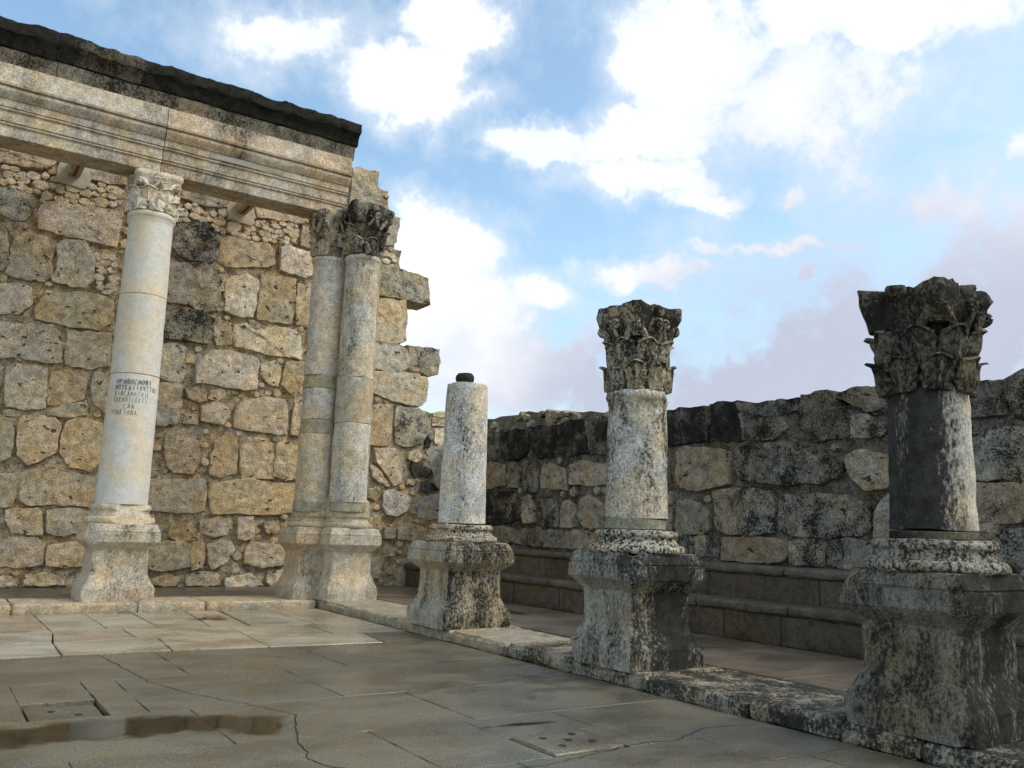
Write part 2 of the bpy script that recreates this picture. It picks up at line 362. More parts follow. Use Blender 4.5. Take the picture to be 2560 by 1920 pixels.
# traced stone outlines in wall coordinates, metres (tone code, then a b pairs)
BACK_STONES = """
g -5.91 8.64 -5.02 8.87 -4.87 8.77 -5.1 8.52 -5.88 8.45
c -4.31 8.82 -3.59 8.82 -3.58 8.56 -4.27 8.52
k -5.83 7.93 -5.51 7.93 -5.22 7.92 -5.22 7.65 -5.33 7.37 -5.57 7.35 -5.77 7.47
g -5.11 7.49 -5.06 7.78 -4.73 7.88 -3.58 7.96 -3.58 7.63 -3.62 7.19 -4 7.2 -4.62 7.23 -5.06 7.25
k -5.84 7.07 -5.62 7.08 -5.53 6.47 -5.61 6.3 -5.75 6.27
g -5.48 6.72 -5.44 7.03 -5.26 7.11 -4.92 7.09 -4.78 6.85 -4.75 6.35 -4.87 6.19 -5.46 6.19 -5.54 6.26
g -4.69 6.96 -4.57 7.08 -4.21 7.16 -4.04 6.91 -3.98 6.41 -4.09 6.22 -4.39 6.19 -4.69 6.22 -4.72 6.31 -4.64 6.51
g -5.72 5.97 -5.24 6.05 -5.1 6.01 -5.04 5.69 -5.25 5.47 -5.65 5.41
c -4.94 5.59 -4.79 5.98 -3.89 6.1 -3.57 6.01 -3.54 5.55 -3.77 5.36 -4.46 5.36 -4.9 5.4
g -5.63 5.23 -4.62 5.31 -4.47 5.17 -4.38 4.59 -4.69 4.55 -5.08 4.6 -5.55 4.53
c -4.31 5.24 -3.54 5.31 -3.49 4.65 -3.86 4.55 -4.3 4.56
w -5.31 4.36 -5.14 4.45 -4.63 4.41 -4.61 4.19 -4.58 3.65 -4.83 3.6 -5.25 3.62
o -4.53 4.33 -4.2 4.4 -3.91 4.32 -3.88 3.92 -4.21 3.77 -4.54 3.72
c -3.74 4.46 -3.48 4.47 -3.39 3.61 -3.7 3.85 -3.77 4.16
c -4.49 3.59 -4.21 3.73 -3.86 3.86 -3.81 3.57 -4.19 3.51 -4.5 3.5
c -5.43 3.45 -5.18 3.35 -5.07 3.15 -5.05 2.64 -5.32 2.5
o -4.96 3.41 -4.38 3.47 -4.28 3.35 -4.29 2.8 -4.72 2.52 -4.94 2.69 -4.97 3.15
o -4.17 3.36 -3.95 3.49 -3.52 3.42 -3.42 2.67 -3.62 2.46 -4.01 2.54 -4.2 2.79 -4.21 3.14
c -4.8 2.28 -4.42 2.42 -3.52 2.33 -3.49 1.96 -3.57 1.76 -3.96 1.77 -4.67 1.74 -4.81 1.81
c -5.3 2.27 -4.97 2.29 -4.91 2.21 -4.92 1.71 -5.23 1.67
c -5.02 1.62 -4.47 1.66 -4.41 1.6 -4.37 1.16 -4.87 1.21 -4.98 1.41
c -4.3 1.63 -3.8 1.69 -3.55 1.63 -3.53 1.38 -3.71 1.26 -3.96 1.17 -4.27 1.23
c -5.15 0.96 -4.94 1.06 -4.43 1.1 -4.34 0.95 -4.28 0.6 -4.67 0.56 -5.11 0.57
o -4.21 0.95 -3.69 1.01 -3.56 0.94 -3.53 0.6 -3.88 0.56 -4.21 0.6
c -5.08 0.35 -4.81 0.35 -4.7 0.21 -5.06 0.18
c -4.56 0.39 -4.15 0.43 -3.88 0.29 -3.84 0.22 -4.55 0.21
c -2.44 2.33 -1.98 2.38 -1.35 2.4 -1.3 2.07 -1.3 1.77 -1.56 1.69 -1.92 1.72 -2.4 1.72 -2.5 2.01
o -1.23 2.33 -0.6 2.44 -0.36 2.48 0.13 2.41 0.69 2.44 0.74 2.17 0.69 1.8 0.19 1.73 -0.54 1.73 -1.1 1.68 -1.19 1.91
o -1.94 1.45 -1.64 1.55 -1.46 1.35 -1.47 1.16 -1.75 1.09 -1.96 1.2
c -1.34 1.51 -1 1.62 -0.78 1.46 -0.78 1.27 -1.06 1.22 -1.32 1.3
c -2.21 1.06 -1.64 1.05 -1.54 0.98 -1.5 0.57 -2.03 0.5 -2.29 0.52 -2.35 0.7
c -1.5 1.05 -1.28 1.05 -1.24 0.87 -1.23 0.55 -1.46 0.53
c -1.16 1.03 -0.66 1.09 -0.6 0.95 -0.74 0.69 -1.02 0.53 -1.11 0.71
c -1.53 0.39 -1.13 0.46 -0.88 0.41 -0.86 0.19 -1.51 0.19
w -0.71 0.32 -0.33 0.37 -0.31 0.15 -0.69 0.16
o -2.27 0.3 -1.89 0.39 -1.7 0.33 -1.78 0.2 -2.21 0.2
k -2.45 8.74 -2.2 8.8 -1.46 8.86 -1.3 8.76 -1.34 8.57 -2.08 8.52 -2.39 8.57
c -0.81 8.78 -0.45 8.86 0.4 8.85 0.39 8.6 -0.68 8.52
c 0.43 8.8 0.64 8.8 0.65 8.71 0.44 8.67
c 0.39 8.52 0.66 8.53 0.7 8.06 0.37 8.06
K -2.42 7.94 -1.88 8.09 -1.68 8.01 -1.52 7.84 -1.51 7.48 -1.63 7.25 -1.96 7.21 -2.31 7.24 -2.49 7.43 -2.51 7.67
c -1.47 7.8 -1.28 7.94 -0.76 7.9 -0.43 7.94 -0.26 7.77 -0.24 7.46 -0.58 7.34 -1.32 7.22 -1.5 7.31
w -0.1 7.96 0.25 7.95 0.74 7.92 0.77 7.47 0.54 7.29 -0.05 7.36
g -2.66 7.02 -2.16 7.1 -2.04 7.02 -2.03 6.46 -2.1 6.2 -2.31 6.21 -2.69 6.19 -2.71 6.65
k -1.99 6.98 -1.77 7.18 -1.59 7.04 -1.42 6.74 -1.38 6.5 -1.47 6.16 -1.84 6.1 -2.03 6.21 -2.05 6.62
w -1.24 6.9 -0.87 7.1 -0.56 7.03 -0.57 6.59 -0.6 6.28 -0.61 6.17 -0.93 6.12 -1.23 6.2 -1.26 6.54
c -0.49 7.15 -0.11 7.19 0.31 7.19 0.35 6.62 0.31 6.17 0.03 6.12 -0.51 6.14 -0.52 6.29
c 0.37 7.1 0.77 7.15 0.82 6.44 0.68 6.15 0.41 6.16
K -2.69 5.99 -2.16 6.08 -1.7 6.09 -1.49 5.94 -1.49 5.6 -1.54 5.41 -1.8 5.39 -2.14 5.4 -2.63 5.35
w -0.99 5.92 -0.72 5.97 -0.51 5.82 -0.09 5.99 0.35 6.01 0.49 5.87 0.6 5.53 0.56 5.34 -0.17 5.37 -0.92 5.43 -0.99 5.62
c -1.44 5.8 -1.11 5.91 -1.04 5.47 -1.35 5.4
w -2.62 5.21 -2.2 5.3 -2.04 5.22 -2 4.56 -2.06 4.48 -2.55 4.51
w -1.71 4.98 -1.39 5.25 -1.05 5.27 -0.46 5.22 -0.4 5.11 -0.4 4.51 -0.69 4.47 -1.32 4.5 -1.69 4.5 -1.73 4.69
w -0.32 5.07 -0 5.19 0.14 4.98 0.09 4.64 -0.11 4.67 -0.3 4.87
o 0.23 5.19 0.72 5.28 0.75 4.9 0.41 4.5 0.17 4.7 0.22 4.99
g -2.54 4.37 -2.12 4.45 -2.01 4.37 -2 3.99 -2.02 3.61 -2.15 3.53 -2.46 3.52
c -1.91 4.33 -1.56 4.37 -1.48 4.14 -1.63 4.1 -1.84 4.15
c -1.38 4.34 -1.17 4.42 -1.06 4.31 -1.24 4.17 -1.43 4.19
c -1.55 3.99 -1.24 4.12 -0.99 3.98 -0.97 3.81 -1.1 3.65 -1.53 3.7
c -0.76 4.07 -0.62 4.21 -0.09 4.34 0.27 4.33 0.35 3.99 0.36 3.54 -0.12 3.57 -0.57 3.58 -0.79 3.61 -0.83 3.82
c 0.53 4.31 0.76 4.39 0.8 3.52 0.51 3.58 0.51 3.95
o -2.22 3.36 -1.96 3.38 -1.6 3.22 -1.52 2.81 -1.61 2.54 -2.01 2.54 -2.18 2.74 -2.22 3.1
o -1.18 3.23 -0.99 3.42 -0.74 3.34 -0.71 2.98 -0.7 2.62 -1 2.51 -1.26 2.52 -1.23 2.95
o -0.61 3.16 -0.5 3.36 -0.06 3.4 0.11 3.17 0.13 2.56 -0.28 2.51 -0.52 2.47 -0.59 2.75
o 0.2 3.3 0.45 3.37 0.77 3.22 0.82 2.6 0.44 2.52 0.16 2.58 0.18 2.98
c -0.55 1.61 -0.24 1.64 -0.2 1.24 -0.37 1.17 -0.52 1.19
c 0.04 1.53 0.23 1.56 0.37 1.42 0.25 1.3 0.1 1.34
c -0.31 1 -0.15 1.08 0.53 1.02 0.61 0.87 0.56 0.63 0.02 0.58 -0.3 0.65 -0.36 0.81
w -0.49 0.32 -0.19 0.42 0.1 0.18 -0.47 0.15
c 0.22 0.44 0.54 0.49 0.56 0.25 0.32 0.16 0.19 0.25
gd 1.57 10.3 1.72 10.36 2.02 10.34 2.25 10.38 2.23 9.76 2.21 9.29 2.09 9.23 1.55 9.21 1.56 9.59 1.59 9.98
kd 2.25 9.96 2.37 9.93 2.36 9.6 2.38 9.34 2.25 9.3
gd 2.51 9.29 2.59 9.31 2.89 9.3 2.88 9.11 2.84 8.69 2.71 8.59 2.55 8.55 2.33 8.54 2.3 9.01
kd 2.21 7.71 2.52 7.91 2.91 7.98 3.79 7.9 3.88 7.22 3.53 7.24 2.92 7.25 2.25 7.22
cd 2.41 7.12 3.19 7.18 3.24 6.95 3.24 6.62 3.25 6.18 2.99 6.07 2.36 6.06 2.4 6.67
gd 2.33 5.93 2.79 6.09 3.03 6.03 3.3 5.96 3.37 5.82 3.37 5.49 3.04 5.33 2.72 5.35 2.37 5.39
kd 3.36 6.06 4.21 6.07 4.25 5.77 4.22 5.45 3.95 5.38 3.83 5.44 3.4 5.47 3.38 5.9
wd 2.45 5.27 3.1 5.36 3.92 5.31 3.96 5.11 3.93 4.71 3.72 4.57 3.18 4.6 2.48 4.77
c 2.38 4.42 2.97 4.49 3.02 4.18 3 3.56 2.77 3.49 2.44 3.51
kd 3.13 4.48 3.72 4.49 4.09 4.36 4.08 4.04 3.88 3.65 3.48 3.52 3.16 3.57 3.1 4.07
w 2.6 3.38 3.12 3.42 3.36 2.96 3.35 2.63 3.14 2.57 3 2.75 2.7 3.06
c 2.52 3 2.68 2.94 3.04 2.54 2.91 2.54 2.62 2.73
w 2.92 2.35 3.15 2.43 3.48 2.33 3.62 2.2 3.55 1.96 3.27 1.83 3.04 1.84 2.92 2.09
c 2.53 2.4 2.77 2.44 2.8 2.3 2.71 2.18 2.54 2.24
c 3.34 1.51 3.6 1.63 3.95 1.57 4.28 1.46 4.29 1.27 3.36 1.25
c 3 1.5 3.24 1.48 3.25 1.27 3.02 1.27
p 3.86 2.14 4.04 2.31 4.72 2.49 4.76 1.79 4.16 1.73 3.87 1.8
w 4.17 4.43 4.62 4.49 4.62 4.37 4.16 4.34
c 4.15 4.3 4.62 4.35 4.63 4.24 4.15 4.19
c 4.16 4.16 4.63 4.2 4.63 4.15 4.16 4.11
q 4.24 4.06 4.69 4.11 4.72 3.55 4.47 3.55 4.27 3.66
r 3.97 3.56 4.25 3.61 4.73 3.5 4.78 2.54 4.39 2.5 4.29 2.76 4.2 3.07 4.09 3.3
n 4 3.88 4.15 3.7 4.11 3.55 3.94 3.49 3.96 3.68
n 3.64 3.15 3.79 3.28 3.96 3.15 3.93 2.81 3.72 2.75 3.62 2.93
n 4 3.08 4.19 3 4.25 2.88 4.07 2.79 3.93 2.83
n 3.94 2.67 4.15 2.73 4.44 2.52 4.12 2.39 3.9 2.45
c 3.55 3.36 3.78 3.44 3.9 3.29 3.75 3.18 3.55 3.22
"""
SIDE_STONES = """
g 2.21 3.81 1.19 3.81 1.2 3.3 1.38 3.13 2.15 3.17
K 1.14 3.81 0.51 3.81 0.03 3.8 -0.03 3.44 0.12 3.2 0.55 3.15 1.19 3.23 1.17 3.5
K -0.01 3.83 -0.67 3.8 -1.04 3.79 -0.9 3.15 -0.46 3.15 -0.12 3.38
K -1.06 3.79 -1.51 3.85 -2.02 3.83 -2.18 3.18 -1.47 3.15 -0.97 3.24
k -2.06 3.83 -2.71 3.83 -2.69 3.13 -2.22 3.15
o 2.15 3.09 1.47 3.11 0.95 3.04 0.97 2.59 1.52 2.53 2.11 2.56
c 0.72 3.03 0.55 3.07 0.28 2.87 0.39 2.53 0.74 2.54
k 0.16 3.06 -0.26 3.06 -0.39 2.87 -0.38 2.42 0.08 2.43 0.21 2.77
g -0.51 2.96 -0.79 2.99 -1.33 2.86 -1.44 2.43 -1.12 2.46 -0.53 2.51
c -1.51 2.94 -1.84 3 -2.7 2.92 -2.71 2.51 -2.07 2.53 -1.53 2.56
K 2.15 2.41 0.6 2.41 0.24 2.19 0.22 1.83 1 1.68 2.09 1.74
c 0.12 2.29 -0.09 2.31 -0.32 1.91 -0.33 1.77 0.04 1.76 0.14 2.02
k -0.54 2.28 -1.05 2.32 -1.18 2.05 -1.15 1.69 -0.69 1.64 -0.48 1.86
c -1.36 2.16 -1.5 2.21 -1.73 2.05 -1.81 1.7 -1.27 1.67 -1.25 1.96
c -1.9 2.22 -2.14 2.31 -2.62 2.13 -2.63 1.67 -2.09 1.69 -1.84 1.83
o 1.59 1.57 0.9 1.63 0.24 1.52 0.18 1.29 1.67 1.27
g 0.16 1.6 -0.38 1.63 -1.57 1.59 -1.61 1.24 0.1 1.27
c -1.64 1.61 -2.4 1.56 -2.38 1.25 -1.65 1.24
K -4.28 3.79 -5.44 3.79 -5.44 3.42 -5.35 3.21 -4.29 3.19
K -5.45 3.8 -5.58 3.84 -6.03 3.8 -6.11 3.29 -6.13 3.17 -5.46 3.21
g -6.11 3.61 -6.95 3.5 -7.06 3.3 -6.75 3.15 -6.18 3.18
k -6.06 3.79 -6.52 3.73 -7.28 3.76 -7.28 3.56 -6.97 3.51 -6.11 3.64
g -7.29 3.47 -7.34 3.76 -7.8 3.79 -7.97 3.64 -8.08 3.34 -8.2 3.12 -7.95 3.09 -7.55 3.08 -7.33 3.27
k -7.99 3.71 -8.3 3.77 -8.7 3.75 -8.87 3.74 -8.86 3.38 -8.44 3.47 -8.13 3.61
g -8.24 3.38 -8.48 3.38 -8.77 3.13 -8.64 3.06 -8.23 3.08
c -4.66 3.04 -4.95 3.13 -5.84 2.98 -5.91 2.86 -5.84 2.46 -5.57 2.41 -5.18 2.37 -4.66 2.44
k -6.05 3.03 -6.26 3.07 -7.21 3.04 -7.65 2.89 -8.06 2.69 -7.93 2.47 -7.53 2.42 -6.5 2.48 -6.15 2.51 -6.04 2.77
c -8.16 2.79 -8.37 2.87 -8.76 2.76 -8.78 2.36 -8.44 2.32 -8.23 2.48 -8.16 2.65
c -4.69 2.19 -5.04 2.19 -5.41 2 -5.41 1.74 -5.27 1.63 -4.66 1.62
k -5.57 2.33 -6 2.38 -6.69 2.31 -6.76 2.18 -6.74 1.67 -6.24 1.64 -5.67 1.67 -5.57 1.88
k -6.92 2.19 -7.06 2.25 -8.05 2.22 -8.43 2.1 -8.48 1.83 -8.32 1.68 -7.83 1.65 -7.18 1.65 -6.89 1.73
o -5.73 1.57 -6.24 1.6 -7.05 1.57 -7.02 1.35 -6.86 1.24 -5.73 1.22
g -7.12 1.54 -7.4 1.6 -7.72 1.56 -7.73 1.23 -7.11 1.23
g -7.74 1.49 -8.13 1.62 -8.49 1.53 -8.46 1.22 -7.75 1.23
k -4.54 1.56 -4.98 1.59 -5.07 1.47 -5.04 1.25 -4.55 1.24
g -5.1 1.55 -5.35 1.58 -5.35 1.28 -5.13 1.25
c -4.14 2.06 -4.51 2.04 -4.51 1.62 -4.14 1.63
c -4.13 2.96 -4.41 2.95 -4.42 2.52 -4.13 2.52
k -8.57 1.58 -8.88 1.61 -8.86 1.21 -8.52 1.22
g -8.74 2.23 -8.92 2.23 -8.9 1.71 -8.55 1.68 -8.58 2
k -9.88 3.64 -10.22 3.64 -10.41 3.6 -10.41 3.23 -9.9 3.23
g -10.47 3.63 -10.64 3.73 -10.82 3.7 -10.79 3.14 -10.54 3.2 -10.46 3.44
k -9.91 2.99 -10.19 3.01 -10.42 3.04 -10.82 3.02 -10.8 2.41 -9.88 2.44
o -9.9 2.36 -10.78 2.34 -10.77 1.94 -10.32 1.9 -9.89 1.91
g -9.89 1.83 -10.22 1.86 -10.26 1.61 -10.19 1.31 -9.91 1.41
k -10.29 1.76 -10.53 1.81 -10.76 1.72 -10.72 1.16 -10.28 1.17 -10.24 1.52
"""
RUBBLE_ZONES = """
 -5.88 8.42 -5.15 8.45 -4.82 8.73 -4.27 8.59 -3.56 8.53 -3.6 7.99 -4.73 7.9 -5.18 7.77 -5.19 7.93 -5.52 7.94 -5.83 7.96
 -4.04 6.98 -3.54 7.01 -3.51 6.07 -3.92 6.18 -3.99 6.64
 -2.59 8.5 -1.34 8.55 -1.21 8.76 -0.79 8.57 0.36 8.57 0.37 8.06 -0.12 7.98 -0.43 7.97 -0.76 7.92 -1.28 7.96 -1.5 7.89 -1.68 8.03 -2.54 8.01
 2.4 8.39 2.83 8.36 2.88 8.18 2.89 8 2.51 7.94 2.4 8.12
 -1.42 7.02 -1.25 7.03 -1.23 6.17 -1.42 6.14
"""

# ------------------------------------------------------------------ ground, floors
gv = [(-300, -300, -.25), (300, -300, -.25), (300, 300, -.25), (-300, 300, -.25)]
tag(mesh_obj('ground', gv, [(0, 1, 2, 3)], M_EARTH, None, (.30, .24, .16, .1)), kind='structure')

def poly_slab(name, pts, z, th, mat, parent, color, bevel=.012, tilt=0.0, r=rng):
    """a flagstone: outline with wobbling arrises, a small bevel and a slightly tilted top"""
    out = []
    n = len(pts)
    for i in range(n):
        a, b = Vector(pts[i]), Vector(pts[(i+1) % n]); d = (b-a).length; k = max(2, int(d/.16))
        for j in range(k):
            p = a.lerp(b, j/k); nr = Vector(((b-a).y, -(b-a).x)).normalized()
            p += nr*noise.noise(Vector((p.x*4, p.y*4, z*7)))*.012
            out.append(p)
    c = sum((Vector(p) for p in out), Vector((0, 0)))/len(out)
    tx, ty = r.uniform(-tilt, tilt), r.uniform(-tilt, tilt)
    def at(p, s, zz):
        q = c+(p-c)*s; return (q.x, q.y, zz+(q.x-c.x)*tx+(q.y-c.y)*ty)
    size = max((p-c).length for p in out); s = 1-bevel/size
    rings = [[at(p, 1, z-th) for p in out], [at(p, 1, z-bevel*.7) for p in out], [at(p, s, z) for p in out]]
    v, f = loft(rings)
    return mesh_obj(name, v, f, mat, parent, color, 30)

def rect(x0, x1, y0, y1, g=.008): return [(x0+g, y0+g), (x1-g, y0+g), (x1-g, y1-g), (x0+g, y1-g)]

nave = empty('nave_floor', (-3, -6, 0)); tag(nave, kind='structure')
bedv = [(-14, -20, -.05), (0.0, -20, -.05), (0.0, .3, -.05), (-14, .3, -.05)]
mesh_obj('bedding', bedv, [(0, 1, 2, 3)], M_GROUT, nave, (.035, .032, .027, .2))
LIME = [(.31, .27, .195), (.295, .262, .20), (.32, .262, .185), (.285, .265, .21), (.31, .252, .185)]
def lime(r): c = r.choice(LIME); k = r.uniform(1.0, 1.15); return (c[0]*k, c[1]*k, c[2]*k, 1)
fr = random.Random(3)
# pale limestone flags nearest the back colonnade, three courses
lf = [
 [(-7.4, -2.38), (-6.1, -2.36), (-6.1, -.02), (-7.4, -.02)], [(-6.09, -2.36), (-4.725, -2.39), (-4.725, -.02), (-6.09, -.02)],
 [(-4.71, -2.40), (-4.0, -2.20), (-3.99, -.02), (-4.71, -.02)], [(-3.985, -2.20), (-3.31, -2.30), (-3.31, -.22), (-3.985, -.02)],
 [(-3.29, -2.30), (-2.60, -2.33), (-2.42, -.02), (-3.26, -.02)], [(-2.58, -2.33), (-2.03, -2.33), (-1.86, -.02), (-2.39, -.02)],
 [(-1.98, -2.33), (-1.0, -2.36), (-1.0, -.02), (-1.79, -.02)], [(-.985, -2.36), (-.02, -2.4), (-.02, -.02), (-.985, -.02)],
 [(-7.4, -3.50), (-4.84, -3.50), (-4.72, -2.42), (-7.4, -2.40)], [(-4.82, -3.50), (-3.83, -3.34), (-3.82, -2.24), (-4.0, -2.22), (-4.70, -2.42)],
 [(-3.81, -3.34), (-2.41, -3.54), (-2.37, -2.35), (-3.80, -2.26)], [(-2.39, -3.55), (-1.2, -3.62), (-1.15, -2.38), (-2.35, -2.35)],
 [(-1.18, -3.62), (-.02, -3.64), (-.02, -2.42), (-1.13, -2.38)],
 [(-7.4, -4.72), (-6.2, -4.70), (-6.15, -3.52), (-7.4, -3.52)], [(-6.18, -4.70), (-4.87, -4.60), (-4.84, -3.52), (-6.13, -3.52)],
 [(-4.85, -4.60), (-3.66, -4.57), (-3.57, -3.38), (-3.83, -3.36), (-4.82, -3.52)], [(-3.64, -4.57), (-2.48, -4.66), (-2.42, -3.56), (-3.55, -3.38)],
 [(-2.46, -4.66), (-.88, -4.69), (-.74, -3.66), (-1.2, -3.64), (-2.40, -3.57)],
]
for p in lf: poly_slab('flagstone', p, .004+fr.uniform(-.003, .004), .05, M_LIME_FLOOR, nave, lime(fr), .012, .0012, fr)
# darker aggregate pavers filling the rest of the nave
PV = [(.128, .114, .080), (.124, .112, .079), (.130, .114, .079), (.120, .110, .080)]
def pav(r): c = r.choice(PV); k = r.uniform(.95, 1.05); return (c[0]*k, c[1]*k, c[2]*k, 1)
rows = [(-4.72, -6.41, [-14, -11, -8.6, -6.0, -3.88, -2.15, -.02]), (-6.41, -8.06, [-14, -12, -9.5, -7.2, -5.75, -4.62, -2.9, -.9, -.02]),
        (-8.06, -9.42, [-14, -11.5, -9, -6.4, -4.3, -2.29, -.02]), (-9.42, -10.72, [-14, -12, -9.9, -7.7, -5.4, -3.29, -1.51, -.02]),
        (-10.72, -11.5, [-14, -10, -7.5, -4.9, -2.75, -1.02, -.02]), (-11.5, -13.2, [-14, -10.8, -8, -5.6, -3.5, -2.0, -.64, -.02]),
        (-13.2, -15, [-14, -10, -7, -4.5, -2.2, -.02]), (-15, -20, [-14, -10, -6, -3, -.02])]
poly_slab('paver', [(-.86, -4.71), (-.02, -4.71), (-.02, -3.66), (-.72, -3.68)], 0, .05, M_PAVER, nave, pav(fr))
for (y1, y0, xs) in rows:
    for a, b in zip(xs, xs[1:]):
        if y1 == -6.41 and a == -5.75: continue
        if y1 == -9.42 and a == -3.29: continue
        if y1 == -10.72 and a == -2.75: continue
        poly_slab('paver', rect(a, b, y0, y1, .004), fr.uniform(-.002, .002), .05, M_PAVER, nave, pav(fr), .006, .0005, fr)
# pavers notched round the two covers
for p in ([(-5.746, -8.056), (-5.52, -8.056), (-5.52, -6.414), (-5.746, -6.414)], [(-4.92, -8.056), (-4.624, -8.056), (-4.624, -6.414), (-4.92, -6.414)],
          [(-5.514, -7.36), (-4.926, -7.36), (-4.926, -6.414), (-5.514, -6.414)],
          [(-3.286, -10.716), (-2.43, -10.716), (-2.43, -9.424), (-3.286, -9.424)], [(-2.424, -10.09), (-1.514, -10.09), (-1.514, -9.424), (-2.424, -9.424)],
          [(-1.70, -10.716), (-1.514, -10.716), (-1.514, -10.096), (-1.70, -10.096)],
          [(-2.746, -11.496), (-1.024, -11.496), (-1.024, -10.724), (-2.746, -10.724)]):
    poly_slab('paver', p, fr.uniform(-.0015, .0015), .05, M_PAVER, nave, pav(fr), .006, .0, fr)

# old cracks wandering through the paving
def crack(pts, w):
    path = []
    for a, b in zip(pts, pts[1:]):
        a, b = Vector(a), Vector(b); k = max(2, int((b-a).length/.05))
        for j in range(k):
            t = a.lerp(b, j/k); path.append(t+Vector((noise.noise(Vector((t.x*9, t.y*9, 1))), noise.noise(Vector((t.x*9, t.y*9, 7)))))*.03)
    V = []; F = []
    for i in range(len(path)):
        d = (path[min(i+1, len(path)-1)]-path[max(0, i-1)]).normalized(); ww = w*(.5+.8*abs(noise.noise(Vector((path[i].x*6, path[i].y*6, 4)))))
        V += [(path[i].x-d.y*ww, path[i].y+d.x*ww, .0045), (path[i].x+d.y*ww, path[i].y-d.x*ww, .0045)]
        if i: F.append((2*i-2, 2*i-1, 2*i+1, 2*i))
    mesh_obj('crack', V, F, M_GROUT, nave, (.03, .027, .022, .2), None)
crack([(-4.51, -4.62), (-4.42, -5.54), (-4.34, -6.66), (-4.13, -7.38), (-3.65, -8.45), (-3.59, -8.64), (-3.70, -8.96), (-3.91, -9.6), (-3.94, -9.86), (-4.0, -9.98), (-3.98, -10.14), (-3.91, -10.3), (-3.6, -10.75)], .0065)
crack([(-2.27, -8.09), (-1.75, -8.02), (-1.2, -8.02), (-.75, -7.85), (-.1, -7.66)], .005)
crack([(-3.2, -10.85), (-2.54, -10.86), (-1.74, -10.71), (-1.5, -10.68), (-1.25, -10.75), (-.7, -10.5), (-.1, -10.62)], .0055)

# a sunken hatch and a stone drain cover with five holes
hz = empty('sunken_hatch', (-5.22, -7.73, -.03))
tag(hz, 'sunken rectangular concrete hatch in the wet pavers at the left edge', 'hatch')
poly_slab('lid', rect(-5.51, -4.93, -8.05, -7.37, .02), -.026, .03, M_PAVER, hz, (.10, .09, .062, 1), .008)
for (a, b) in ((-5.30, -7.62), (-5.12, -7.82)):
    v, f = lathe(a, b, [(.030, -.030), (.030, -.0225), (.0, -.022)], 10, .05, 0); mesh_obj('lifting_hole', v, f, M_HOLE, hz)
cv = empty('drain_cover', (-2.05, -10.4, 0))
tag(cv, 'square stone drain cover pierced by five holes, near the front kerb', 'drain cover')
v, f = lattice_box(-2.40, -1.72, -10.69, -10.11, -.05, .012, .018, .003, .08, 6, 4.0); mesh_obj('lid', v, f, M_PAVER, cv, (.125, .108, .07, 1))
for (a, b) in ((-2.20, -10.27), (-2.05, -10.39), (-1.90, -10.50), (-2.20, -10.52), (-1.90, -10.24)):
    v, f = lathe(a, b, [(.034, -.01), (.034, .0145), (.0, .0150)], 12, .05, .002, seed=a); mesh_obj('hole', v, f, M_HOLE, cv)

def inside(pts, A, B):
    res = np.zeros(A.shape, bool); n = len(pts); j = n-1
    for i in range(n):
        xi, yi = pts[i]; xj, yj = pts[j]
        if yi != yj:
            res ^= ((yi > B) != (yj > B)) & (A < (xj-xi)*(B-yi)/(yj-yi)+xi)
        j = i
    return res
# shallow rain puddles lying on the paving
def puddle(pts, z, soft=.34):
    n = len(pts); out = []
    for i in range(n):
        p0, p1, p2, p3 = (Vector(pts[(i+k-1) % n]) for k in range(4))
        for j in range(6):
            t = j/6; q = .5*((2*p1)+(p2-p0)*t+(2*p0-5*p1+4*p2-p3)*t*t+(-p0+3*p1-3*p2+p3)*t**3)
            q += Vector((noise.noise(Vector((q.x*3, q.y*3, 1.3))), noise.noise(Vector((q.x*3, q.y*3, 9.1)))))*.06
            out.append((q.x, q.y, z))
    cell = .05; xs_ = [p[0] for p in out]; ys_ = [p[1] for p in out]; poly = [(p[0], p[1]) for p in out]
    na, nb = int((max(xs_)-min(xs_))/cell)+2, int((max(ys_)-min(ys_))/cell)+2
    A, B = np.meshgrid(min(xs_)+np.arange(na)*cell, min(ys_)+np.arange(nb)*cell, indexing='ij')
    ins_ = inside(poly, A, B); D = np.full(A.shape, 9.0)
    for (x0, y0), (x1, y1) in zip(poly, poly[1:]+poly[:1]):
        L = (x1-x0)**2+(y1-y0)**2+1e-12; t = np.clip(((A-x0)*(x1-x0)+(B-y0)*(y1-y0))/L, 0, 1)
        D = np.minimum(D, np.hypot(A-x0-t*(x1-x0), B-y0-t*(y1-y0)))
    dep = np.where(ins_, np.minimum(1, D/soft), -.6)
    idx = {}; V = []; F = []; val = []
    def vid(i, j):
        if (i, j) not in idx: idx[(i, j)] = len(V); V.append((A[i, j], B[i, j], z)); val.append(float(dep[i, j]))
        return idx[(i, j)]
    for i in range(na-1):
        for j in range(nb-1):
            if ins_[i:i+2, j:j+2].any(): F.append((vid(i, j), vid(i+1, j), vid(i+1, j+1), vid(i, j+1)))
    o = mesh_obj('puddle', V, F, M_WATER, None, sharp=None)
    at = o.data.attributes.new('depth', 'FLOAT', 'POINT'); at.data.foreach_set('value', val)
    return tag(o, kind='structure')
puddle([(-7.4, -9.2), (-5.9, -8.98), (-4.95, -9.02), (-4.3, -9.1), (-3.95, -9.45), (-3.70, -9.0), (-3.60, -8.62), (-4.0, -8.36), (-4.9, -8.09), (-5.7, -8.14), (-7.4, -8.1)], .0062)
puddle([(-2.55, -1.6), (-2.1, -1.72), (-1.95, -1.2), (-2.05, -.75), (-2.5, -.95), (-2.75, -1.25)], .0135)
puddle([(-2.62, -9.74), (-2.2, -9.79), (-1.72, -9.82), (-1.72, -9.72), (-2.2, -9.66)], .0062, .06)  # thin dark film added to stand for a shadow streak behind the drain cover

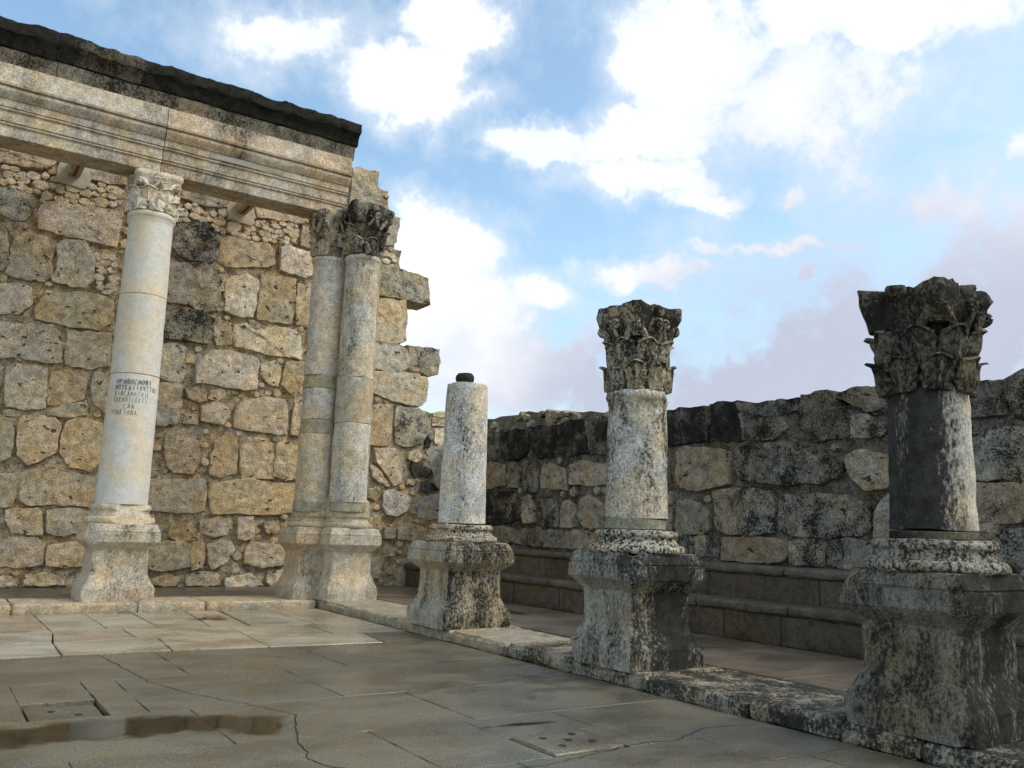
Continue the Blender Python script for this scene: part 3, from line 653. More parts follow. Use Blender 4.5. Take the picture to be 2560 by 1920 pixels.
# aisle floors, one step up behind the kerbs
aisle = empty('aisle_floor', (2, -4, .15)); tag(aisle, kind='structure')
mesh_obj('bedding', [(-14, .2, .10), (4.75, .2, .10), (4.75, 3.7, .10), (-14, 3.7, .10)], [(0, 1, 2, 3)], M_GROUT, aisle, (.05, .04, .03, .2))
mesh_obj('bedding', [(.3, -20, .098), (4.75, -20, .098), (4.75, .22, .098), (.3, .22, .098)], [(0, 1, 2, 3)], M_GROUT, aisle, (.05, .04, .03, .2))
AV = [(.125, .100, .070), (.12, .10, .073), (.112, .094, .070), (.13, .104, .073)]
def av(r): c = r.choice(AV); k = r.uniform(.85, 1.08); return (c[0]*k, c[1]*k, c[2]*k, 1)
for (x0, x1, y0, y1) in [(1.29, 2.4, -3.2, .9), (2.4, 3.55, -2.4, 1.0), (1.29, 2.7, -5.1, -3.2), (2.7, 3.55, -4.9, -2.4), (1.29, 2.2, -7.6, -5.1), (2.2, 3.55, -7.55, -4.9), (1.29, 3.55, -9.7, -7.62), (1.29, 2.1, -11.9, -9.72), (2.1, 3.55, -11.9, -9.72), (1.29, 3.55, -14, -11.92), (1.29, 3.55, -18, -14)]:
    poly_slab('flagstone', rect(x0, x1, y0, y1, .006), .148+fr.uniform(-.002, .003), .04, M_AISLE, aisle, av(fr), .008, .0006, fr)
xs = [-12, -9.5, -7.3, -5.35, -4.35, -2.75, -1.55, .2, 1.28, 2.6, 4.72]
for i, (a, b) in enumerate(zip(xs, xs[1:])):
    y0 = 1.14 if b < 1.3 else .92
    poly_slab('flagstone', [(a+.006, y0), (b-.006, y0), (b-.006, 2.2), (a+.006, 2.3)], .150+fr.uniform(-.003, .003), .04, M_AISLE, aisle, av(fr), .008, .0006, fr)
    poly_slab('flagstone', [(a+.3, 2.32), (b+.28, 2.22), (b+.28, 3.6), (a+.3, 3.6)], .150+fr.uniform(-.003, .003), .04, M_AISLE, aisle, av(fr), .008, .0006, fr)

# stylobate kerbs: long worn blocks
kb = empty('stylobate_kerb', (-3, .5, 0)); tag(kb, 'low pale stone kerb running under the inscribed column along the back', 'kerb')
jx = [-9.6, -7.4, -5.02, -3.16, -2.05, -.02]
for i, (a, b) in enumerate(zip(jx, jx[1:])):
    y0 = fr.uniform(-.02, .01); c = (.44, .38, .28, .2)
    v, f = lattice_box(a+.008, b-.008, y0, 1.12, -.04, .158+fr.uniform(-.006, .004), .03, .006, .10, 5, i+1.0); mesh_obj('block', v, f, M_KERB, kb, c)
kr = empty('stylobate_kerb', (.6, -6, 0)); tag(kr, 'worn dark-stained stone kerb carrying the row of columns on the right', 'kerb')
jy = [1.12, -3.2, -4.95, -6.35, -7.74, -8.97, -10.33, -11.30, -12.0, -13.6, -16]
for i, (b, a) in enumerate(zip(jy, jy[1:])):
    x0 = fr.uniform(-.005, .03); st = .22 if i < 3 else .42+.03*i
    v, f = lattice_box(x0, 1.27+fr.uniform(-.03, .01), a+.008, b-.008, -.04, .152+fr.uniform(-.01, .006), .045, .010, .085, 4.5, 20+i, .75)
    mesh_obj('block', v, f, M_KERB, kr, (.37, .325, .24, min(.64, st+.06)))

# ------------------------------------------------------------------ walls of individual stones
YW, XW = 3.58, 4.72
def parse(t):
    out = []
    for l in t.strip().split('\n'):
        q = l.split(); code = ''
        if q[0][0].isalpha(): code = q.pop(0)
        nums = list(map(float, q)); out.append((code, [(nums[i], nums[i+1]) for i in range(0, len(nums), 2)]))
    return out
def even(p, n):
    """resample an outline to n points but keep its corners"""
    p = [Vector(t) for t in p]; m = len(p); seg = [(p[(i+1) % m]-p[i]).length for i in range(m)]; tot = sum(seg)
    cntp = [max(1, int(round(n*s/tot))) for s in seg]
    while sum(cntp) > n: k = max(range(m), key=lambda i: cntp[i]*tot-seg[i]*n if cntp[i] > 1 else -1e9); cntp[k] -= 1
    while sum(cntp) < n: k = max(range(m), key=lambda i: seg[i]*n-cntp[i]*tot); cntp[k] += 1
    return [p[i].lerp(p[(i+1) % m], j/cntp[i]) for i in range(m) for j in range(cntp[i])]
def stone_mesh(poly, to3d, proud, back, n, rough, seed, grow=.0):
    n = max(n, len(poly)); out = even(poly, n); c = sum(out, Vector((0, 0)))/n
    size = max((p-c).length for p in out)
    out = [p+(p-c).normalized()*grow for p in out]
    rings = []; prof = [(1.0, -back), (1.0, proud*.62), (.975, proud*.97), (.90, proud*1.0), (.75, proud*1.0), (.55, proud*1.0), (.3, proud*1.0)]
    if n < 16: prof = [(1.0, -back), (1.0, proud*.55), (.84, proud), (.4, proud*1.05)]
    for ri, (s, d) in enumerate(prof):
        ring = []
        for k, p in enumerate(out):
            q = c+(p-c)*s
            e = noise.noise(Vector((q.x*9+seed, q.y*9, seed*1.7)))
            j = nvec((p.x*6+seed, p.y*6, seed), 1.0)
            q = q+Vector((j[0], j[1]))*min(.036, size*.075)
            if n >= 16: j2 = nvec((p.x*19+seed, p.y*19, seed), 1.0); q = q+Vector((j2[0], j2[1]))*.012
            dd = d if ri == 0 else d+rough*(.9*fbm((q.x*3+seed, q.y*3, seed), 1.0, 4)+.5*e)
            ring.append(Vector(to3d(q.x, q.y, dd)))
        rings.append(ring)
    return loft(rings)
class Wall:
    def __init__(s, root, to3d, a0, a1, b0, b1, limit, core_mat, core_col, thick):
        s.root, s.to3d = root, to3d; s.a0, s.b0 = a0, b0; s.res = .03
        na, nb = int((a1-a0)/s.res), int((b1-b0)/s.res)
        s.A, s.B = np.meshgrid(a0+(np.arange(na)+.5)*s.res, b0+(np.arange(nb)+.5)*s.res, indexing='ij')
        s.occ = ~limit(s.A, s.B); s.zone = np.zeros_like(s.occ)
        # mortar core as a rough slab behind the stones
        cell = .065; ca, cb = int((a1-a0)/cell), int((b1-b0)/cell)
        GA, GB = np.meshgrid(a0+(np.arange(ca)+.5)*cell, b0+(np.arange(cb)+.5)*cell, indexing='ij')
        ok = limit(GA, GB); idx = {}; V = []; F = []
        def vid(i, j, d):
            if (i, j, d) not in idx:
                a, b = a0+i*cell, b0+j*cell
                dep = -.012+.05*fbm((a*2.1, b*2.1, 3.1), 1.0, 4)+.045*fbm((a*7.5, b*7.5, 2), 1.0, 3) if d == 0 else -thick
                jj = nvec((a, b, 5.0), 4.0)*.02
                idx[(i, j, d)] = len(V); V.append(to3d(a+jj[0], b+jj[1], dep))
            return idx[(i, j, d)]
        for i in range(ca):
            for j in range(cb):
                if not ok[i, j]: continue
                F.append((vid(i, j, 0), vid(i+1, j, 0), vid(i+1, j+1, 0), vid(i, j+1, 0)))
                F.append((vid(i, j, 1), vid(i, j+1, 1), vid(i+1, j+1, 1), vid(i+1, j, 1)))
                for (di, dj, p, q) in ((-1, 0, (i, j), (i, j+1)), (1, 0, (i+1, j), (i+1, j+1)), (0, -1, (i, j), (i+1, j)), (0, 1, (i, j+1), (i+1, j+1))):
                    u, w = i+di, j+dj
                    if u < 0 or w < 0 or u >= ca or w >= cb or not ok[u, w]:
                        F.append((vid(*p, 0), vid(*q, 0), vid(*q, 1), vid(*p, 1)))
        mesh_obj('mortar', V, F, core_mat, root, core_col, 35)
    def mark(s, poly, grow=.0, arr=None):
        c = (sum(p[0] for p in poly)/len(poly), sum(p[1] for p in poly)/len(poly)); g = []
        for p in poly:
            d = math.hypot(p[0]-c[0], p[1]-c[1]); k = 1+grow/max(d, .01); g.append((c[0]+(p[0]-c[0])*k, c[1]+(p[1]-c[1])*k))
        m = inside(g, s.A, s.B)
        if arr is None: s.occ |= m
        else: arr |= m
    def add(s, name, poly, color, proud, back, n, rough, seed, mat, grow=.0):
        v, f = stone_mesh(poly, s.to3d, proud, back, n, rough, seed, grow)
        return mesh_obj(name, v, f, mat, s.root, color, 42 if n >= 16 else 18)
    def fill(s, sizes, tries, r, free, emit, grow=.03):
        for (w, h) in sizes:
            I = np.zeros((free.shape[0]+1, free.shape[1]+1)); 
            def refresh(): I[1:, 1:] = np.cumsum(np.cumsum(~free, 0), 1)
            refresh()
            for t in range(tries):
                ww, hh = w*r.uniform(.85, 1.2), h*r.uniform(.85, 1.15)
                iw, ih = max(1, int(ww/s.res)), max(1, int(hh/s.res))
                if iw >= free.shape[0] or ih >= free.shape[1]: continue
                if t % 60 == 0: cells = np.argwhere(free)
                if len(cells) == 0: break
                i, j = cells[r.randrange(len(cells))]; i = min(max(0, int(i)-r.randrange(iw)), free.shape[0]-iw-1); j = min(max(0, int(j)-r.randrange(ih)), free.shape[1]-ih-1)
                if I[i+iw, j+ih]-I[i, j+ih]-I[i+iw, j]+I[i, j] > 0: continue
                a, b = s.a0+(i+iw/2)*s.res, s.b0+(j+ih/2)*s.res
                emit(a, b, ww-grow, hh-grow)
                free[i:i+iw, j:j+ih] = False; refresh()
def blocky(a, b, w, h, r):
    p = [(-.5, -.48), (.1, -.5), (.5, -.47), (.5, .1), (.49, .48), (0, .5), (-.48, .49)]
    return [(a+x*w*r.uniform(.86, 1.0)+h*y*.06, b+y*h*r.uniform(.84, 1.0)) for x, y in p]
def lumpy(a, b, w, h, r):
    n = r.choice((5, 6, 6, 7)); t0 = r.uniform(0, 6.28)
    return [(a+.56*w*math.cos(t0+6.283*k/n)*r.uniform(.78, 1.08), b+.56*h*math.sin(t0+6.283*k/n)*r.uniform(.78, 1.08)) for k in range(n)]

def limit_back(A, B):
    lim = np.full(A.shape, 4.72)
    for (z0, x) in ((4.25, 3.72), (5.85, 3.15), (7.7, 3.0), (8.5, 2.85), (9.3, 2.6), (9.95, 1.98), (10.2, -99)): lim = np.where(B > z0, x, lim)
    return (A < lim) & (B > .0)
bw = empty('back_wall', (-2, YW, .15))
tag(bw, 'tall ruined back wall of cream limestone blocks with stepped broken end', 'wall')
WB = Wall(bw, lambda a, b, d: (a, YW-d, b), -9.0, 4.74, .10, 10.3, limit_back, M_MORTAR, (.41, .34, .235, .20), .75)
wr = random.Random(11)
for i, (code, p) in enumerate(parse(BACK_STONES)):
    deep = 'd' in code[1:]; c = code[0]
    big = max(q[0] for q in p)-min(q[0] for q in p) > .35
    proud = wr.uniform(.05, .11) if not deep else wr.uniform(.05, .09)
    if c in 'pqr': proud = .02
    if c == 'n': proud = .05
    WB.add('stone', p, tone(c, wr), proud, .72 if deep else .12, 44 if big else 26, .034 if c not in 'pqr' else .006, i*1.37, M_WALL, .034 if c not in 'pqrn' else 0)
    WB.mark(p, .03)
zones = [p for _, p in parse(RUBBLE_ZONES)]
for p in zones: WB.mark(p, 0, WB.zone)
free = (~WB.occ) & (~WB.zone); free &= ~((WB.A > 4.45))
cnt = [0]
def emit_fill(a, b, w, h):
    t = 'o' if (b < 3.2 and wr.random() < .5) else wr.choice('ccg')
    poly = blocky(a, b, w, h, wr) if w > .24 else lumpy(a, b, w, h, wr); cnt[0] += 1
    WB.add('stone', poly, tone(t, wr), wr.uniform(.015, .05), .12, 24 if w > .3 else 11, .02, 300+cnt[0]*1.1, M_WALL); 
WB.fill([(.95, .62), (.75, .5), (.55, .42), (.4, .34), (.3, .28)], 400, wr, free, emit_fill, .05)
WB.fill([(.24, .20), (.18, .14)], 420, wr, free, emit_fill, .02)
zfree = WB.zone & (~WB.occ)
def emit_rub(a, b, w, h):
    cnt[0] += 1
    WB.add('rubble_stone', lumpy(a, b, w*1.12, h*1.12, wr), tone(wr.choice('wwcw'), wr), wr.uniform(.03, .07), .06, 8, .012, 900+cnt[0], M_WALL)
WB.fill([(.27, .18), (.21, .15)], 90, wr, zfree, emit_rub, .0)
WB.fill([(.16, .12), (.13, .10)], 700, wr, zfree, emit_rub, -.01)

def limit_side(A, B):
    top = 3.62+.06*np.sin(A*1.7)
    return (B < top) & (B > .0)
sw = empty('side_wall', (XW, -5, .15))
tag(sw, 'low side wall of dark lichen-stained limestone blocks behind the stepped bench', 'wall')
WS = Wall(sw, lambda a, b, d: (XW-d, a, b), -15.0, 3.58, .10, 4.1, limit_side, M_MORTAR, (.17, .16, .135, .40), .8)
sr = random.Random(5)
def side_tone(c):
    a = {'o': (.34, .285, .205, .30), 'c': (.36, .325, .26, .36), 'g': (.35, .33, .28, .44), 'w': (.38, .35, .29, .36), 'k': (.32, .305, .26, .52), 'K': (.25, .24, .205, .66)}[c]
    k = sr.uniform(.72, .95); return (a[0]*k, a[1]*k, a[2]*k, a[3]+sr.uniform(-.05, .06))
for i, (code, p) in enumerate(parse(SIDE_STONES)):
    c = code[0]; deep = max(q[1] for q in p) > 3.5
    big = max(q[0] for q in p)-min(q[0] for q in p) > .35
    col = side_tone(c)
    if deep: col = (col[0]*.72, col[1]*.72, col[2]*.74, max(col[3], .55))
    WS.add('stone', p, col, sr.uniform(.04, .09), .8 if deep else .12, 44 if big else 26, .036, 70+i*1.7, M_WALL, .034)
    WS.mark(p, .035)
sfree = ~WS.occ; sfree &= (WS.B < 3.55) & (WS.B > 1.2); 
def emit_side(a, b, w, h):
    cnt[0] += 1; col = side_tone(sr.choice('kckgg'))
    WS.add('stone', blocky(a, b, w, h, sr) if w > .24 else lumpy(a, b, w, h, sr), col, sr.uniform(.03, .07), .12, 30 if w > .3 else 11, .024, 500+cnt[0]*1.3, M_WALL)
WS.fill([(1.0, .6), (.75, .5), (.55, .42), (.42, .36), (.3, .28)], 600, sr, sfree, emit_side, .07)
WS.fill([(.2, .18)], 160, sr, sfree, emit_side, .04)
# coping stones over the parts of the wall the columns hide or the frame leaves out
def coping(y0, y1, z1, i):
    v, f = lattice_box(XW-.06, XW+.8, y0, y1, 3.30, z1, .06, .03, .12, 3.0, 40+i, .9); mesh_obj('coping_stone', v, f, M_WALL, sw, (.2, .185, .15, .74))
for i, (a, b, z) in enumerate([(2.35, 3.5, 3.9), (1.02, 2.3, 3.86), (-3.1, -2.35, 3.80), (-8.95, -8.42, 3.78), (-9.55, -9.0, 3.75), (-12.2, -10.98, 3.8), (-13.6, -12.25, 3.72), (-15, -13.65, 3.7)]): coping(a, b, z, i)

# rubble wall farther off, showing over the corner
rw = empty('rubble_wall', (6.5, 2, 0)); tag(rw, 'rough grey rubble wall rising beyond the corner behind the broken column', 'wall')
def rtop(y): return 4.0+.55*max(0, min(1, (y+3.5)/5.5))
V = []; F = []; ny = 34
for i in range(ny+1):
    y = -5+11*i/ny; zt = rtop(y)+.07*fbm((y*2.3, 0, 1), 1.0, 3); V += [(6.33, y, -.2), (6.33, y, zt), (7.2, y, zt), (7.2, y, -.2)]
    if i: a = (i-1)*4; b = i*4; F += [(a+k, a+(k+1) % 4, b+(k+1) % 4, b+k) for k in range(4)]
F += [(0, 1, 2, 3), (ny*4, ny*4+1, ny*4+2, ny*4+3)]
mesh_obj('core', V, F, M_MORTAR, rw, (.22, .20, .16, .4))
qr = random.Random(21)
for k in range(90):
    y = qr.uniform(-4.8, 5.5); z = rtop(y)-qr.random()**1.3*.8-.04
    w, h = qr.uniform(.14, .3), qr.uniform(.10, .2)
    v, f = stone_mesh(lumpy(y, z, w*1.3, h*1.3, qr), lambda a, b, d: (6.3-d, a, b), qr.uniform(.04, .1), .5, 12, .02, k*2.1)
    mesh_obj('stone', v, f, M_WALL, rw, tone(qr.choice('gkg'), qr, .8), 42)

# ------------------------------------------------------------------ stepped stone bench along the side wall
bn = empty('stepped_bench', (4.1, -5, .15)); tag(bn, 'two-tier stone bench running along the foot of the side wall', 'bench')
br = random.Random(8)
def tier(x0, x1, zb, zt, lip, joints, s):
    for i, (b, a) in enumerate(zip(joints, joints[1:])):
        k = br.uniform(.88, 1.1)*.46
        v, f = lattice_box(x0-lip, x1, a+.004, b-.004, zt-.125, zt+br.uniform(-.008, .008), .035, .010, .12, 4, s+i); mesh_obj('seat_slab', v, f, M_BENCH, bn, (.27*k, .235*k, .18*k, .3))
    js = [joints[0]]+[j+br.uniform(-.6, .6) for j in joints[1:-1]]+[joints[-1]]
    for i, (b, a) in enumerate(zip(js, js[1:])):
        k = br.uniform(.8, 1.1)*.42
        v, f = lattice_box(x0, x1-.1, a+.006, b-.006, zb, zt-.128, .02, .010, .12, 4, s+50+i); mesh_obj('riser_block', v, f, M_BENCH, bn, (.28*k, .235*k, .175*k, .3))
tier(3.62, 4.3, .13, .675, .055, [3.56, 1.5, -.7, -2.4, -4.4, -6.2, -7.9, -9.7, -11.6, -13.5, -15], 3)
tier(4.16, 4.75, .60, 1.175, .055, [3.56, 2.2, .2, -1.7, -3.7, -5.6, -7.4, -9.2, -11.1, -13.0, -15], 33)

# ------------------------------------------------------------------ columns
def leaf_mesh(cx, cy, th, z0, h, w, rfun, curl, seed, amp, cut=1.0, lift=.0):
    """one acanthus leaf: ribbed, lobed edge, tip curling outwards; real thickness"""
    nu, nv = 15, 14; front = []; back = []
    so = Vector((seed*3.1, seed*7.7, seed))
    for j in range(nv+1):
        v = j/nv
        wid = w*.5*(.62+.40*math.sin(math.pi*(.08+.72*v)))
        lob = 1+.09*math.sin(v*math.pi*7.0)
        rowf = []; rowb = []
        for i in range(nu):
            u = -1+2*i/(nu-1)
            x = u*wid*lob*(1 if abs(u) > .6 else 1)
            psi = math.atan2(u*.55, v+.18)
            rib = .017*math.cos(psi*11.0)+.030*(1-u*u)
            vv = min(v, cut)
            s_ = max(0, (vv-.72)/.28); phi = s_*2.35; Rc = h*.28/1.55
            outw = .016+rib*(1-.5*s_)+curl*.50*(1-math.cos(phi))*(1-.6*u*u)+lift
            zz = z0+h*min(vv, .72)+Rc*math.sin(phi) if s_ > 0 else z0+h*vv
            zz -= .13*h*abs(u)**2*v*v
            r = rfun(z0+h*min(vv, .80))+outw-(.024*abs(u)**2)
            a = th+x/max(.15, r)
            p = Vector((r*math.cos(a), r*math.sin(a), zz)); p += nvec(p+so, 9.0)*amp+nvec(p+so, 3.0)*amp*.7
            rb_ = rfun(z0+h*min(vv, .80))-.065; q = Vector((rb_*math.cos(a), rb_*math.sin(a), zz))
            rowf.append(p+Vector((cx, cy, 0))); rowb.append(q+Vector((cx, cy, 0)))
        front.append(rowf); back.append(rowb)
    V = [p for r in front for p in r]+[p for r in back for p in r]; F = []; N = nu*(nv+1)
    for j in range(nv):
        for i in range(nu-1):
            a = j*nu+i; F.append((a, a+1, a+nu+1, a+nu)); F.append((N+a, N+a+nu, N+a+nu+1, N+a+1))
    rim = [j*nu for j in range(nv+1)]+[nv*nu+i for i in range(1, nu)]+[j*nu+nu-1 for j in range(nv-1, -1, -1)]+[i for i in range(nu-2, 0, -1)]
    for k in range(len(rim)): a, b = rim[k], rim[(k+1) % len(rim)]; F.append((a, b, N+b, N+a))
    return V, F
def spiral(center, axis_r, up_v, r0, turns, thick, n=26, sgn=1):
    path = []; rad_ = []
    for i in range(n):
        t = i/(n-1); a = sgn*t*turns*2*math.pi; r = r0*(1-.82*t)
        path.append(center+axis_r*(r*math.cos(a))+up_v*(r*math.sin(a))); rad_.append(thick*(1-.5*t))
    return path, rad_
def capital(root, cx, cy, z0, h, r0, ab, col, mat, seed, ero=.006, ragged=0.0, angles=None, loss=0.0, chips=(), bell=.10):
    R = random.Random(seed)
    def rf(z):
        t = max(0, min(1, (z-z0)/h)); return r0*.94+(ab*1.10-r0*.94)*t**1.25
    v, f = lathe(cx, cy, [(r0*.9, z0)]+[(rf(z0+h*t)-.05, z0+h*t) for t in (.02, .15, .3, .45, .6, .72, .82, .90)], 40, .06, ero, 6, seed)
    cap = mesh_obj('capital', v, f, mat, root, (col[0]*.8, col[1]*.8, col[2]*.8, min(.95, col[3]+bell)), 50)
    # concave-sided abacus
    rings = []; so = Vector((seed*2.2, seed, seed*4.4))
    for (k, z) in ((.80, .62), (.87, .72), (.93, .80), (.985, .86), (1.01, .89), (1.0, .93), (1.0, .985), (.97, 1.0)):
        ring = []
        for j in range(72):
            t = 2*math.pi*j/72; c = max(abs(math.cos(t)), abs(math.sin(t)))
            r = min(ab/c, ab*1.30)*(1-.11*math.cos(2*t)**2)*k
            p = Vector((r*math.cos(t), r*math.sin(t), z0+h*z))
            p += nvec(p+so, 7)*ero*1.3+nvec(p+so, 2.5)*(ero*1.2+ragged*.5)
            if z > .9: p.z += ragged*fbm(p+so, 2.4, 4)*1.3
            p -= Vector((math.cos(t), math.sin(t), 0))*ragged*max(0, fbm(p+so, 3.3, 3))*1.2
            p = chip(p, chips, so)
            ring.append(p+Vector((cx, cy, 0)))
        rings.append(ring)
    v, f = loft(rings); mesh_obj('abacus', v, f, mat, cap, (col[0], col[1], col[2], min(.95, col[3]+.1)), 50)
    for row, (zz, hh, ww, cu, o) in enumerate(((.0, .36, .96, .085, 0), (.22, .42, .96, .085, math.pi/8))):
        for k in range(8):
            th = o+k*math.pi/4
            if angles and not any(abs((th-a+math.pi) % (2*math.pi)-math.pi) < 1.75 for a in angles): continue
            if R.random() < loss*.5: continue
            ct = 1.0 if R.random() > loss else R.uniform(.72, .9)
            v, f = leaf_mesh(cx, cy, th, z0+h*zz, h*hh, 2*math.pi*r0/8*ww*(1.04 if row else 1), rf, cu*R.uniform(.8, 1.15), seed+k+row*9, ero*1.1, ct, .022 if row == 0 else -.012)
            k_ = R.uniform(.9, 1.12); mesh_obj('acanthus_leaf', v, f, mat, cap, (col[0]*k_*1.05, col[1]*k_*1.05, col[2]*k_*1.05, max(0, col[3]-.02)), 45)
    # corner volutes and the small pair of scrolls on each face
    for k in range(4):
        ac = math.pi/4+k*math.pi/2; af = k*math.pi/2
        if angles and not any(abs((ac-a+math.pi) % (2*math.pi)-math.pi) < 1.9 for a in angles): continue
        dc = Vector((math.cos(ac), math.sin(ac), 0)); upv = Vector((0, 0, 1))
        if R.random() >= loss:
            for s in (-1, 1):
                tg = Vector((-math.sin(ac), math.cos(ac), 0))*s
                st = Vector((cx, cy, 0))+Vector((math.cos(ac-s*.42), math.sin(ac-s*.42), 0))*(rf(z0+h*.55)+.0); st.z = z0+h*.52
                end = Vector((cx, cy, z0+h*.79))+dc*(ab*1.12)+tg*.03
                path = [st.lerp(end, t)+upv*(.05*math.sin(math.pi*t)) for t in (0, .25, .5, .75)]
                sp, sr_ = spiral(end-upv*.045, dc*1.0, upv, .080, 1.4, .040, 20)
                pts = path+sp[4:]; rr = [.03, .04, .044, .042]+sr_[4:]
                v, f = tube(pts, rr, 7); mesh_obj('volute', v, f, mat, cap, col, 60)
        df = Vector((math.cos(af), math.sin(af), 0)); tf = Vector((-math.sin(af), math.cos(af), 0))
        v, f = lathe(cx+df.x*ab*.90, cy+df.y*ab*.90, [(.02, z0+h*.845), (.07, z0+h*.87), (.085, z0+h*.92), (.07, z0+h*.97), (.02, z0+h*.985)], 12, .04, ero*2, 8, seed+k); mesh_obj('fleuron', v, f, mat, cap, col, 50)
        for s in (-1, 1):
            if R.random() < loss: continue
            base = Vector((cx, cy, z0+h*.56))+df*(rf(z0+h*.56)+.0)+tf*s*.10
            cen = Vector((cx, cy, z0+h*.76))+df*(rf(z0+h*.76)+.015)+tf*s*.06
            sp, sr_ = spiral(cen, tf*s*-1, upv, .062, 1.4, .027, 18)
            v, f = tube([base, base.lerp(sp[0], .5)+df*.01]+sp, [.026, .026]+sr_, 6); mesh_obj('scroll', v, f, mat, cap, col, 60)
    return cap

PED = [(.54, .15), (.542, .36), (.536, .372), (.50, .43), (.468, .50), (.436, .565), (.428, .585), (.424, .95), (.427, .962), (.552, 1.085), (.562, 1.098), (.562, 1.245), (.546, 1.247), (.546, 1.262), (.555, 1.264), (.552, 1.275), (.508, 1.372), (.49, 1.38)]
def scaled(prof, k, zk=1.0): return [(h*k, .15+(z-.15)*zk) for h, z in prof]
BASE = [(.30, 1.372), (.53, 1.374), (.555, 1.395), (.56, 1.425), (.545, 1.455), (.515, 1.466), (.485, 1.470), (.482, 1.485), (.462, 1.505), (.452, 1.53), (.458, 1.55), (.470, 1.556), (.482, 1.575), (.480, 1.605), (.462, 1.628), (.43, 1.632), (.28, 1.634)]

def drums(root, cx, cy, cuts, rb, rt_, cols, mats, seed, amp=.005, ring=None, top_chips=(), gap=.006, lean=0.0):
    z0, z1 = cuts[0], cuts[-1]
    def r(z): t = (z-z0)/(z1-z0); return rb+(rt_-rb)*(t*.75+.25*t*t)
    for i, (a, b) in enumerate(zip(cuts, cuts[1:])):
        e = .008
        prof = [(r(a)-e, a+gap), (r(a), a+gap+e), (r(b), b-e), (r(b)-e, b)]
        last = i == len(cuts)-2
        if last and ring: prof = [(r(a)-e, a+gap), (r(a), a+gap+e), (r(b)-.002, b-.17), (r(b)+.006, b-.155), (r(b)+.006, b-.135), (r(b)+.014, b-.115), (r(b)+.035, b-.09), (r(b)+.038, b-.04), (r(b)+.02, b-.012), (r(b)-.02, b)]
        v, f = lathe(cx, cy, prof, 56, .07, amp, 3.0, seed+i*3, top_chips if last else (), .03 if amp > .004 else .008)
        mesh_obj('drum', v, f, mats[i] if isinstance(mats, list) else mats, root, cols[i], 40)

# --- the inscribed column in front of the back wall
CX, CY = -3.45, .80
ic = empty('inscribed_column', (CX, CY, .15)); tag(ic, 'tall white Corinthian column with a Greek inscription, joined to the architrave', 'column')
cW = (.66, .64, .585, .06); cWs = (.53, .475, .37, .20)
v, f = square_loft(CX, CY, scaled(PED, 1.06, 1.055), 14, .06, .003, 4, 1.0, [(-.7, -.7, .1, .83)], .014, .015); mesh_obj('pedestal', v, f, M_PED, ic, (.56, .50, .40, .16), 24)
v, f = lathe(CX, CY, [(r*1.04, .15+(z-.15)*1.055+.07*max(0, (z-1.372)/.26)) for r, z in BASE], 56, .05, .005, 5, 2.0, [(.2, -1, .35, .94)]); mesh_obj('base', v, f, M_BASE, ic, (.56, .50, .385, .24))
drums(ic, CX, CY, [1.775, 4.07, 5.53, 7.10], .435, .385, [cW, (.64, .62, .565, .07), (.66, .635, .57, .05)], M_MARBLE, 3.0, .004, ring=True)
capital(ic, CX, CY, 7.10, .74, .40, .43, (.64, .60, .52, .04), M_CARVED, 12, .006, .02, loss=.12, bell=.0)

# Greek inscription: raised dark strokes on the curved shaft, painted shade of the cuts
GL = {
 'H': [[(0, 0), (0, 1)], [(.7, 0), (.7, 1)], [(0, .5), (.7, .5)]], 'P': [[(0, 0), (0, 1), (.45, .95), (.55, .75), (.45, .55), (0, .5)]],
 'W': [[(.1, 1), (0, .6), (.05, .2), (.25, 0), (.42, .15), (.45, .7)], [(.45, .7), (.48, .15), (.65, 0), (.85, .2), (.9, .6), (.8, 1)]],
 'D': [[(0, 0), (.4, 1), (.8, 0), (0, 0)]], 'C': [[(.6, .95), (.3, 1), (.08, .75), (0, .45), (.1, .15), (.35, 0), (.62, .08)]],
 'M': [[(0, 0), (.1, 1), (.42, .3), (.75, 1), (.85, 0)]], 'O': [[(.35, 1), (.08, .8), (0, .5), (.08, .18), (.35, 0), (.62, .18), (.7, .5), (.62, .8), (.35, 1)]],
 'N': [[(0, 0), (0, 1), (.65, 0), (.65, 1)]], 'I': [[(.1, 0), (.1, 1)]], 'Y': [[(0, 1), (.32, .5), (.62, 1)], [(.32, .5), (.32, 0)]],
 'K': [[(0, 0), (0, 1)], [(.55, 1), (.03, .48), (.58, 0)]], 'A': [[(0, 0), (.36, 1), (.7, 0)], [(.14, .36), (.58, .36)]],
 'V': [[(0, 1), (.3, 0), (.6, 1)]], 'T': [[(0, 1), (.7, 1)], [(.35, 1), (.35, 0)]], 'E': [[(.55, .95), (.3, 1), (.06, .75), (0, .45), (.1, .15), (.32, 0), (.56, .08)], [(0, .5), (.45, .5)]],
 'L': [[(0, 0), (.36, 1), (.7, 0)]],
}
TXT = [('HPWDHCMONI', 3.885, -42, 44), ('MOYKAIIOVCTOC', 3.775, -44, 63), ('VIOCAMATOIC', 3.665, -44, 41), ('TEKNOICEKTI', 3.555, -46, 36), ('CAN', 3.445, -19, 8), ('TONKIONA', 3.335, -49, 14)]
view_a = math.atan2(-16.03-CY, -6.41-CX)
iv, if_ = [], []
def rshaft(z): t = (z-1.775)/(7.10-1.775); return .435+(.385-.435)*(t*.75+.25*t*t)
ir = random.Random(4)
